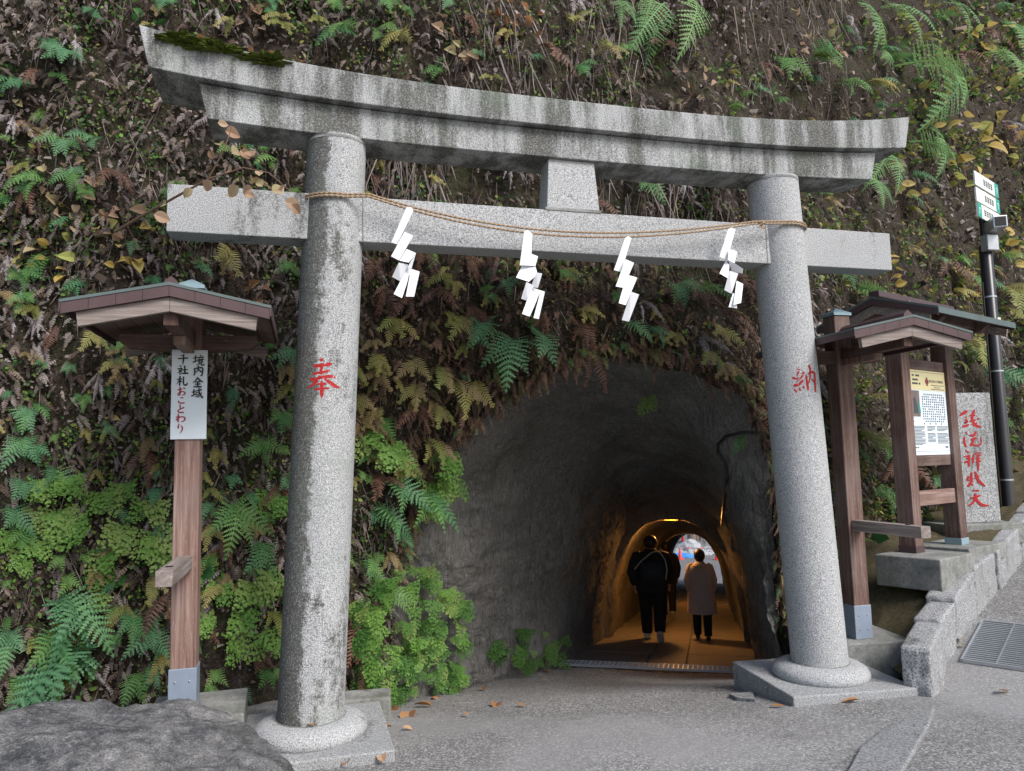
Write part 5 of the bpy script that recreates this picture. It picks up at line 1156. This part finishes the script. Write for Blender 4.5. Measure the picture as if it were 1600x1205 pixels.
for px, py, sz, n in [(50, 755, 70, 4), (112, 755, 75, 4), (132, 812, 85, 4), (98, 798, 80, 4), (172, 772, 70, 3), (182, 825, 75, 3), (225, 785, 70, 3), (238, 835, 75, 4), (190, 862, 70, 3), (62, 852, 60, 3), (42, 880, 55, 3), (150, 893, 60, 3), (157, 925, 55, 2), (207, 758, 65, 3), (330, 960, 60, 3), (345, 920, 60, 3), (382, 910, 85, 3), (402, 890, 85, 3), (432, 915, 80, 3), (400, 990, 75, 2), (378, 955, 75, 3), (442, 775, 60, 3), (418, 765, 60, 3), (350, 990, 70, 2), (578, 680, 75, 3), (598, 695, 75, 3), (690, 708, 65, 3), (682, 735, 65, 3), (660, 752, 70, 3), (655, 785, 60, 3), (695, 752, 55, 2), (1022, 612, 50, 2), (15, 830, 60, 3), (275, 870, 60, 3), (440, 1000, 50, 2)]:
    plant(px, py, sz, 'maiden', n, 'maidenhair_fern', 'fern', 'bright maidenhair')
def bush(name, poly, nspr, bulge, label, mixd):
    cx = np.mean([p[0] for p in poly]); cy = np.mean([p[1] for p in poly]); h0 = cliff_hit(cx, max(p[1] for p in poly)-20)
    base = h0[0]+h0[1]*.1; base.z = float(gz(base.x, base.y)); t = empty(name, base, 0, label, 'bush'); k = 0
    xs_ = [p[0] for p in poly]; ys_ = [p[1] for p in poly]
    while k < nspr:
        px, py = R_.uniform(min(xs_), max(xs_)), R_.uniform(min(ys_), max(ys_)); u_ = (px-cx)/((max(xs_)-min(xs_))/2); v_ = (py-cy)/((max(ys_)-min(ys_))/2)
        rag = float(vnoise([px/28, py/28, 7.7], 3))
        if u_*u_+v_*v_ > 1.05+.45*rag or rag < -.55: continue
        h = cliff_hit(px, py)
        if h is None: continue
        d_ = bulge*math.sqrt(max(0.02, 1-u_*u_-v_*v_))*R_.uniform(.35, 1.1)
        P = Vector(h[0])-Vector(ray(px, py)).normalized()*d_; P.z = max(P.z, float(gz(P.x, P.y))+.10)
        B3 = basis(Vector((-ray(px, py)[0]+.5*u_, -ray(px, py)[1], .2)))
        Mx = B3 @ Matrix.Rotation(math.radians(R_.uniform(-40, 40)), 3, 'Y') @ Matrix.Rotation(math.radians(R_.uniform(-10, 35)), 3, 'X')
        o = link('spray', R_.choice(FRV['maiden' if R_.random() > mixd else 'maidend']), t); sc = R_.uniform(.42, 1.05)
        o.matrix_local = Matrix.Translation(P-base) @ Mx.to_4x4() @ Matrix.Diagonal((sc, sc, sc, 1)); k += 1
    return t
bush('maidenhair_bush', [(558, 880), (728, 880), (728, 1092), (558, 1092)], 185, .42, 'dense bright maidenhair bush at the left foot of the tunnel mouth', .5)
bush('maidenhair_bush', [(775, 985), (892, 985), (892, 1035), (775, 1035)], 34, .10, 'small dark maidenhair clump low on the tunnel wall', .85)
# leafy seedlings and twigs of autumn leaves
def leafy(px, py, label, cat, name, n, size, meshes, spread, out=.06):
    h = cliff_hit(px, py)
    if h is None: return
    t = empty(name, h[0], 0, label, cat); B3 = basis(h[1]); mb = MB()
    for i in range(n):
        a = R_.uniform(-spread, spread)*1.0; b = R_.uniform(-spread, spread)
        dep = float((np.array(h[0])-CP)@fw); sc = size*dep/FPX*R_.uniform(.55, .95)
        p = B3 @ Vector((a*dep/FPX, out*R_.uniform(.6, 1.5), b*dep/FPX)); o = link('leaf', R_.choice(meshes), t)
        rot = B3 @ Matrix.Rotation(R_.uniform(-pi, pi)*.6, 3, 'Y') @ Matrix.Rotation(R_.uniform(-.9, .4), 3, 'X')
        o.matrix_local = Matrix.Translation(p) @ rot.to_4x4() @ Matrix.Diagonal((sc, sc, sc, 1)); mb.tube([Vector((0, 0, 0)), p*.6+Vector((0, 0, .01)), p], .0025, 5)
    mb.build('stems', mStem, t)
for px, py, lab, n, sz, ms, sp in [(85, 855, 'round leaved seedling left of the signpost among maidenhair', 11, 26, leaf_g, 32), (180, 905, 'pointed green leaf seedling below the maidenhair ferns', 4, 34, leaf_g, 22), (832, 520, 'two leaved green seedling hanging over the tunnel mouth', 3, 36, leaf_g, 16), (1345, 850, 'glossy lance leaved seedling behind the right signpost', 7, 46, leaf_g, 20), (330, 895, 'dark broad leaved seedling right of the rail arm', 8, 34, leaf_g, 28), (110, 300, 'pink dry leaves on the cliff left of the tie beam', 8, 22, leaf_p, 45), (120, 335, 'upper patch of tan leaves above the left sign roof', 12, 26, leaf_p, 50), (195, 350, 'tan leaf sprig just left of the tie beam end', 12, 26, leaf_p, 45), (75, 385, 'pale leaf sprig at the far left above the sign roof', 10, 28, leaf_p, 45), (195, 385, 'yellow green leaf sprig above the left sign roof ridge', 12, 30, leaf_y, 45), (110, 415, 'yellow leaf sprig left of the sign roof ridge', 10, 30, leaf_y, 40), (250, 30, 'small green sprig above the left lintel end', 9, 24, leaf_g, 35), (385, 25, 'brown leaf sprig above the left lintel', 10, 26, leaf_p, 40), (735, 75, 'yellow brown leaf sprig above the lintel left of centre', 12, 22, leaf_p, 45), (810, 40, 'dry brown leaf cluster above the lintel left of centre', 22, 24, leaf_d, 35), (1545, 90, 'yellow leaf sprig in the upper right corner', 10, 30, leaf_y, 50), (1520, 200, 'orange yellow leaf sprig right of the lintel end', 11, 30, leaf_y, 40), (1580, 230, 'large leaved yellow sprig at the right picture edge', 10, 32, leaf_y, 42), (1500, 270, 'yellow green sprig just left of the direction plates', 10, 28, leaf_y, 40), (1410, 340, 'yellow leaf sprig beyond the right tie beam end', 7, 26, leaf_y, 55), (1450, 180, 'pale yellow sprig above the right lintel tip', 6, 26, leaf_y, 45), (1490, 430, 'small yellow leaved sprig above the notice board roof', 16, 18, leaf_y, 40), (1390, 440, 'lime leaved sprig behind the notice board ridge', 14, 18, leaf_y, 40), (1575, 400, 'yellow leaf sprig right of the black pole', 14, 20, leaf_y, 40), (1270, 60, 'pale dry leaf sprig above the right lintel', 12, 18, leaf_p, 45), (1080, 150, 'tan leaf sprig above the lintel right of centre', 12, 18, leaf_p, 50), (60, 170, 'tan leaf sprig in the upper left corner', 8, 20, leaf_p, 45), (165, 640, 'yellow green sprig left of the white board', 8, 22, leaf_y, 35), (395, 470, 'dry brown leaf sprig beside the left sign roof', 8, 30, leaf_d, 35)]:
    leafy(px, py, lab, 'sprig' if 'seedling' not in lab else 'seedling', 'leaf_sprig' if 'seedling' not in lab else 'seedling', n, sz, ms, sp)
# bare twig crossing the tie beam end
tw = empty('leafy_twig', atd(180, 362, 5.1), 0, 'thin bare twig with pink leaves crossing the left tie beam end', 'twig'); o0 = Vector(atd(180, 362, 5.1))
path = [atd(*q) for q in [(180, 362, 5.2), (235, 330, 4.95), (285, 302, 4.75), (325, 280, 4.65), (350, 235, 4.6), (362, 199, 4.6)]]
MB().tube([Vector(p)-o0 for p in path], [.010, .009, .008, .006, .004, .002], 7).build('stem', mStem, tw)
p2 = [atd(*q) for q in [(325, 280, 4.65), (380, 262, 4.6), (420, 270, 4.58), (455, 300, 4.55)]]; MB().tube([Vector(p)-o0 for p in p2], [.005, .004, .003, .002], 6).build('stem', mStem, tw)
for px, py in [(345, 228), (352, 205), (362, 240), (325, 236), (375, 235), (392, 245), (330, 282), (300, 295), (372, 290), (395, 295), (410, 292), (425, 300), (445, 315), (455, 320), (380, 305), (360, 310), (440, 300), (362, 268), (405, 275), (340, 192), (260, 320), (240, 335)]:
    P = Vector(atd(px, py, 4.6+R_.uniform(-.06, .08)))-o0; sc = 24*4.6/FPX*R_.uniform(.7, 1.2)
    o = link('leaf', R_.choice(leaf_p), tw); o.matrix_local = Matrix.Translation(P) @ Matrix.Rotation(R_.uniform(-2.5, 2.5), 4, 'Y') @ Matrix.Rotation(R_.uniform(.6, 1.5), 4, 'X') @ Matrix.Diagonal((sc, sc, sc, 1))

# labels that single each fern out by its zone and its order from the left
ORD = ['leftmost', 'second from left', 'third from left', 'fourth from left', 'fifth from left', 'sixth from left', 'seventh from left', 'eighth from left', 'ninth from left', 'tenth from left', 'eleventh from left', 'twelfth from left']+[f'{w_}teenth from left' for w_ in ('thir', 'four', 'fif', 'six', 'seven', 'eigh', 'nine')]
byz = {}
for t, px, py, cat, cw in PL: byz.setdefault((cw, zone(px, py), t.name.split('.')[0]), []).append((px, py, t))
for (cw, zn, nm), L in byz.items():
    L.sort(key=lambda q_: q_[0]); kindw = cw+' fern' if 'maidenhair' not in cw else cw+' fern'
    for i, (px, py, t) in enumerate(L):
        e = '' if len(L) == 1 else (', '+(['left one', 'right one'][i] if len(L) == 2 else ('rightmost' if i == len(L)-1 else ORD[min(i, 18)])))
        tag(t, f'{kindw} {zn}{e}', 'fern', 'ferns growing on the cliff')

# ------------------------------------------------------------------ uncountable cover on the cliff
def batch(name, parts, label, cat='ground cover', mat=mVar):
    Vs, Fs, Cs, b = [], [], [], 0
    for (V0, F0), mats, cols_2 in parts:
        V0 = np.array([tuple(v) for v in V0], np.float32); F0 = np.array(F0, np.int64); n = len(mats)
        M_ = np.array(mats, np.float32); W_ = np.einsum('nij,vj->nvi', M_[:, :3, :3], V0)+M_[:, None, :3, 3]
        Vs.append(W_.reshape(-1, 3)); Fs.append((F0[None]+(np.arange(n)*len(V0))[:, None, None]+b).reshape(-1, F0.shape[1])); Cs.append(np.repeat(np.array(cols_2, np.float32), len(V0), 0)); b += n*len(V0)
    V_ = np.concatenate(Vs); F_ = np.concatenate(Fs); C_ = np.concatenate(Cs)
    return tag(link(name, mesh_np(name, V_, F_, mat, False, C_)), label, cat, kind='stuff')
flake = ([(-.5, 0, 0), (.5, .0, .12), (.42, .8, -.1), (-.35, 1.0, .1)], [(0, 1, 2, 3)])
curlf = ([(-.4, 0, .15), (0, 0, 0), (.4, 0, .2), (-.3, .6, .0), (0, .7, -.12), (.35, .6, .1), (-.1, 1.1, .12), (0, 1.2, .1), (.1, 1.1, .15)], [(0, 1, 4, 3), (1, 2, 5, 4), (3, 4, 7, 6), (4, 5, 8, 7)])
thv = [frond(1, .17, 9, 1, -20, -95, 90+i, prof='lan', curl=.25*(i-1), sag=.7) for i in range(3)]
thv = [(v, [f if len(f) == 4 else (f[0], f[1], f[2], f[2]) for f in fs]) for v, fs in thv]
strand = ([(-.5, 0, 0), (.5, 0, 0), (.9, .03, -.35), (-.1, .03, -.35), (.2, .0, -.7), (-.5, .0, -.7), (.1, .01, -1), (-.1, .01, -1)], [(0, 1, 2, 3), (3, 2, 4, 5), (5, 4, 6, 7)])
leafs = ([(0, 0, 0), (.32, .35, .04), (.3, .7, 0), (0, 1, -.1), (-.3, .7, 0), (-.32, .35, .04)], [(0, 1, 2, 3), (0, 3, 4, 5)])
BROWN = np.array([(.062, .046, .036), (.115, .088, .070), (.18, .145, .125), (.25, .215, .195), (.09, .062, .048), (.045, .035, .028)])
RUST = np.array([(.105, .062, .042), (.15, .088, .06), (.08, .05, .036), (.18, .115, .085), (.055, .037, .028), (.12, .11, .05)])
GREY = np.array([(.22, .185, .175), (.33, .28, .265), (.15, .12, .11), (.28, .21, .17)])
GRN = np.array([(.06, .15, .04), (.11, .22, .05), (.16, .26, .06), (.22, .28, .07), (.07, .13, .05)])
LIME = np.array([(.20, .26, .06), (.30, .28, .07), (.12, .20, .05), (.34, .26, .10)])
rng = np.random.RandomState(5)
lit = {0: ([], []), 1: ([], [])}; th_ = {0: ([], []), 1: ([], []), 2: ([], [])}; stn = ([], []); gl = ([], [])
def mat4(P, B3, roll, tilt, sc, off=0.0):
    M_ = Matrix.Translation(P) @ (B3 @ Matrix.Rotation(roll, 3, 'Y') @ Matrix.Rotation(tilt, 3, 'X')).to_4x4() @ Matrix.Diagonal((*sc, 1)); return [list(r_) for r_ in M_]
N_TRY = 105000
PX = rng.uniform(-160, 1760, N_TRY); PY = rng.uniform(-120, 1130, N_TRY)
dn = vnoise(np.stack([PX/140, PY/140, PX*0], -1), 9); dn2 = vnoise(np.stack([PX/60, PY/60, PX*0+4], -1), 19)
for i in range(N_TRY):
    px, py = PX[i], PY[i]; h = cliff_hit(px, py)
    if h is None or not h[2]: continue
    bare = 1.0 if not (300 < px < 450 and py > 960) else .12
    if rng.rand() > bare*(.72+.5*dn[i]): continue
    P, nrm = h[0], h[1]; B3 = basis(nrm); dep = (P-Vector(CP)).length; arch = 540 < px < 1215 and 370 < py < 700; right = px > 1230
    u_ = rng.rand()
    t_a = .34 if right else (.60 if arch else .50); t_b = t_a+(.18 if arch else .15); t_c = t_b+.12
    if u_ < t_a:
        pal = RUST if (arch and rng.rand() < .75) else (BROWN if rng.rand() < .60 else GREY)
        c = pal[rng.randint(len(pal))]*rng.uniform(.7, 1.25); sz = rng.uniform(.008, .030)*(1.9 if rng.rand() < .05 else 1)*max(.8, dep/6.5); k = int(rng.rand() < .5)
        lit[k][0].append(mat4(P+nrm*rng.uniform(.0, .05), B3, rng.uniform(-pi, pi), rng.uniform(-1.9, .6), (sz, sz*rng.uniform(.8, 2.0), sz))); lit[k][1].append(c)
    elif u_ < t_b:
        pal = RUST if arch else (BROWN if rng.rand() < .7 else GREY*.75); k = rng.randint(3); sz = rng.uniform(.10, .26)*(1 if arch else .9)
        th_[k][0].append(mat4(P+nrm*.02, B3, rng.uniform(-.7, .7), rng.uniform(-.2, .3), (sz, sz, sz))); th_[k][1].append(pal[rng.randint(len(pal))]*rng.uniform(.7, 1.2))
    elif u_ < t_c:
        pal = GREY if rng.rand() < .4 else BROWN; Ls = rng.uniform(.06, .40)*max(.85, dep/6.5); wd_ = rng.uniform(.003, .007)
        if dn2[i] > -.1: stn[0].append(mat4(P+nrm*rng.uniform(.005, .06), B3, rng.uniform(-.5, .5), rng.uniform(-.1, .25), (wd_, Ls*.4, Ls))); stn[1].append(pal[rng.randint(len(pal))]*rng.uniform(.7, 1.1))
    elif dn2[i] > (.08 if not right else -.25)-(.2 if px < 480 and py > 500 else 0):
        pal = LIME if (right and rng.rand() < .6) or rng.rand() < .12 else GRN; sz = rng.uniform(.015, .042)*max(.85, dep/6.5)
        for j in range(3):
            gl[0].append(mat4(P+nrm*rng.uniform(.02, .08)+Vector((rng.uniform(-.04, .04), 0, rng.uniform(-.04, .04))), B3, rng.uniform(-2.6, 2.6), rng.uniform(-1.2, .1), (sz, sz*1.2, sz))); gl[1].append(pal[rng.randint(len(pal))]*rng.uniform(.75, 1.2))
for _ in range(230):
    i = R_.randrange(90, NT-60); P = Vector(ALL[NTU-1+R_.randrange(0, 10), i]); nrm = Vector((R_.uniform(-.2, .2), -1, .1)).normalized()
    kd = R_.choice(['olive', 'olive', 'green']); j = R_.randrange(3); sc = R_.uniform(.10, .27)
    Mx = Matrix.Translation(P+nrm*.03) @ (basis(nrm) @ Matrix.Rotation(R_.uniform(-.8, .8), 3, 'Y') @ Matrix.Rotation(R_.uniform(-.3, .1), 3, 'X')).to_4x4() @ Matrix.Diagonal((sc, sc, sc, 1))
    c0 = np.array(R_.choice([(.20, .21, .07), (.28, .25, .09), (.24, .17, .09), (.16, .085, .05), (.19, .10, .07)]) if kd == 'olive' else R_.choice([(.11, .25, .07), (.13, .28, .12)]))
    e = SMALL.setdefault((kd, j), ([], [])); e[0].append([list(r_) for r_ in Mx]); e[1].append(c0*R_.uniform(.7, 1.1))
    for q_ in range(3):
        k = rng.randint(3); sz = rng.uniform(.10, .28); P2 = Vector(ALL[NTU-1+R_.randrange(0, 14), min(NT-1, i+R_.randrange(-6, 7))])
        th_[k][0].append(mat4(P2+nrm*.02, basis(nrm), rng.uniform(-.6, .6), rng.uniform(-.3, .2), (sz, sz, sz))); th_[k][1].append(RUST[rng.randint(len(RUST))]*rng.uniform(.7, 1.3))
batch('small_ferns', [(FRG[k][j], *e) for (k, j), e in SMALL.items()], 'many small green and yellowing ferns dotted over the cliff', mat=mVarL)
batch('leaf_litter', [(flake, *lit[0]), (curlf, *lit[1])], 'brown leaf litter caught all over the cliff face')
batch('dry_fern_thatch', [(thv[k], *th_[k]) for k in range(3)], 'matted rust brown dry fronds hanging on the cliff')
for _ in range(560):
    zx = [(880, 1000, -40, 150), (1140, 1340, -60, 160), (690, 830, -20, 170), (1230, 1330, -60, 60), (560, 700, 190, 320), (880, 1180, 240, 340)][rng.randint(6)]
    px, py = rng.uniform(zx[0], zx[1]), rng.uniform(zx[2], zx[3]); h = cliff_hit(px, py)
    if h is None or not h[2]: continue
    Ls = rng.uniform(.25, .85); wd_ = rng.uniform(.003, .008); pal = GREY if rng.rand() < .7 else BROWN
    stn[0].append(mat4(h[0]+h[1]*rng.uniform(.01, .12), basis(h[1]), rng.uniform(-.38, .38), rng.uniform(-.05, .2), (wd_*rng.choice([-1.6, 1, 2.2]), Ls*.5, Ls))); stn[1].append(pal[rng.randint(len(pal))]*rng.uniform(.6, 1.0))
batch('hanging_roots', [(strand, *stn)], 'thin grey roots and straws hanging down the cliff')
batch('small_foliage', [(leafs, *gl)], 'scattered small green leaves growing over the cliff', mat=mVarL)

# ------------------------------------------------------------------ small details
for px, py, sz, w_, hg, lab in [(285, 68, 48, .22, .05, 'moss cushion on the broken left end of the upper lintel'), (340, 82, 60, .30, .06, 'larger moss cushion on top of the upper lintel'), (415, 100, 40, .25, .05, 'thin moss patch right of the larger moss cushion')]:
    P = onY(px, py, -.17); bm = bmesh.new(); bmesh.ops.create_icosphere(bm, subdivisions=5, radius=1); V_ = np.array([v.co[:] for v in bm.verts]); W_ = V_*(1+.5*fbm(V_*2.2+px, 3, 4)+.35*fbm(V_*9+px, 3, 6))[:, None]*np.array([w_*.62, .10, hg*.75])
    for v, p in zip(bm.verts, W_): v.co = p
    me = bpy.data.meshes.new('moss_cushion'); bm.to_mesh(me); bm.free(); me.materials.append(mMoss); tag(link('moss_cushion', me, None, P), lab, 'moss')
FL = [(640, 1118, 46, 'curled'), (675, 1107, 30, 'pale'), (672, 1095, 22, 'small'), (775, 1103, 26, 'cupped'), (732, 1121, 16, 'pinkish'), (752, 1079, 24, 'orange'), (712, 1081, 26, 'brown'), (612, 1110, 26, 'reddish'), (628, 1140, 18, 'small'), (612, 1138, 16, 'small'), (600, 1196, 34, 'orange'), (535, 1201, 30, 'orange'), (820, 1107, 20, 'thin'), (1204, 1106, 22, 'yellow'), (1343, 1098, 28, 'tan'), (1290, 1100, 12, 'tiny'), (845, 1065, 12, 'tiny'), (860, 1052, 14, 'tiny')]
def near_of(px):
    return 'by the left plinth' if px < 660 else ('below the bush' if px < 700 else ('before the left tunnel wall' if px < 1000 else 'by the right plinth'))
def drop_leaf(P, sz_m, label, mesh, tilt=.25):
    o = link('fallen_leaf', mesh); o.location = Vector(P)+Vector((0, 0, .006+sz_m*.10)); o.scale = (sz_m,)*3; o.rotation_euler = (R_.uniform(-tilt, tilt), R_.uniform(-tilt, tilt), R_.uniform(0, 6.2)); tag(o, label, 'leaf', 'fallen leaves')
seen = {}
FLs = sorted(FL)
for px, py, sz, wd_ in FLs:
    P = on_ground(px, py); dep = float((P-CP)@fw); lab = f'{wd_} fallen leaf on the paving {near_of(px)}'; n_ = seen.get(lab, 0); seen[lab] = n_+1
    drop_leaf(P, sz*dep/FPX, lab+('' if not n_ else f', {ORD[n_]}'), R_.choice(leaf_d))
for px, py, sz, P, lab in [(1497, 1003, 14, None, 'upper pink fallen leaf at the kerb foot'), (1500, 1013, 14, None, 'lower pink fallen leaf at the kerb foot'), (1560, 1083, 18, None, 'pinkish fallen leaf alone on the road'), (1551, 933, 10, None, 'tiny tan leaf on the road grating')]:
    P = on_plane(px, py, WB[3]+np.array([0, 0, .01]), np.cross(tg_, ng)); drop_leaf(P+np.array([0, 0, .012]), sz*6.3/FPX, lab, leaf_p[0])
drop_leaf(onZ(492, 1137, .012), .06, 'tan fallen leaf on the left column base', leaf_d[0]); drop_leaf(onZ(425, 1128, -.10), .05, 'pink fallen leaf on the left plinth', leaf_p[1])
for i, px in enumerate([300, 318, 365, 392, 428, 470]):
    x = float(onY(px, 70, -.1)[0]); z = 4.567+.2*(abs(x)/3.2)**3+.045; drop_leaf((x, -.08, z), R_.uniform(.08, .14), f'{["long brown", "curled brown", "pale", "reddish", "folded tan", "small brown"][i]} dead leaf on top of the upper lintel', leaf_d[i % 3], .5)
# black cable entering the tunnel
cp = []
for px, py in [(1215, 672), (1190, 674), (1160, 674), (1135, 680), (1122, 692), (1124, 706), (1136, 722), (1140, 745), (1134, 780), (1130, 820)]:
    h = cliff_hit(px, py)
    if h: cp.append(h[0]+h[1]*.03)
if len(cp) > 3: tag(MB().tube(cp, .016, 8).build('black_cable', mPole, smooth=True), 'black cable running into the top right of the tunnel mouth', 'cable')
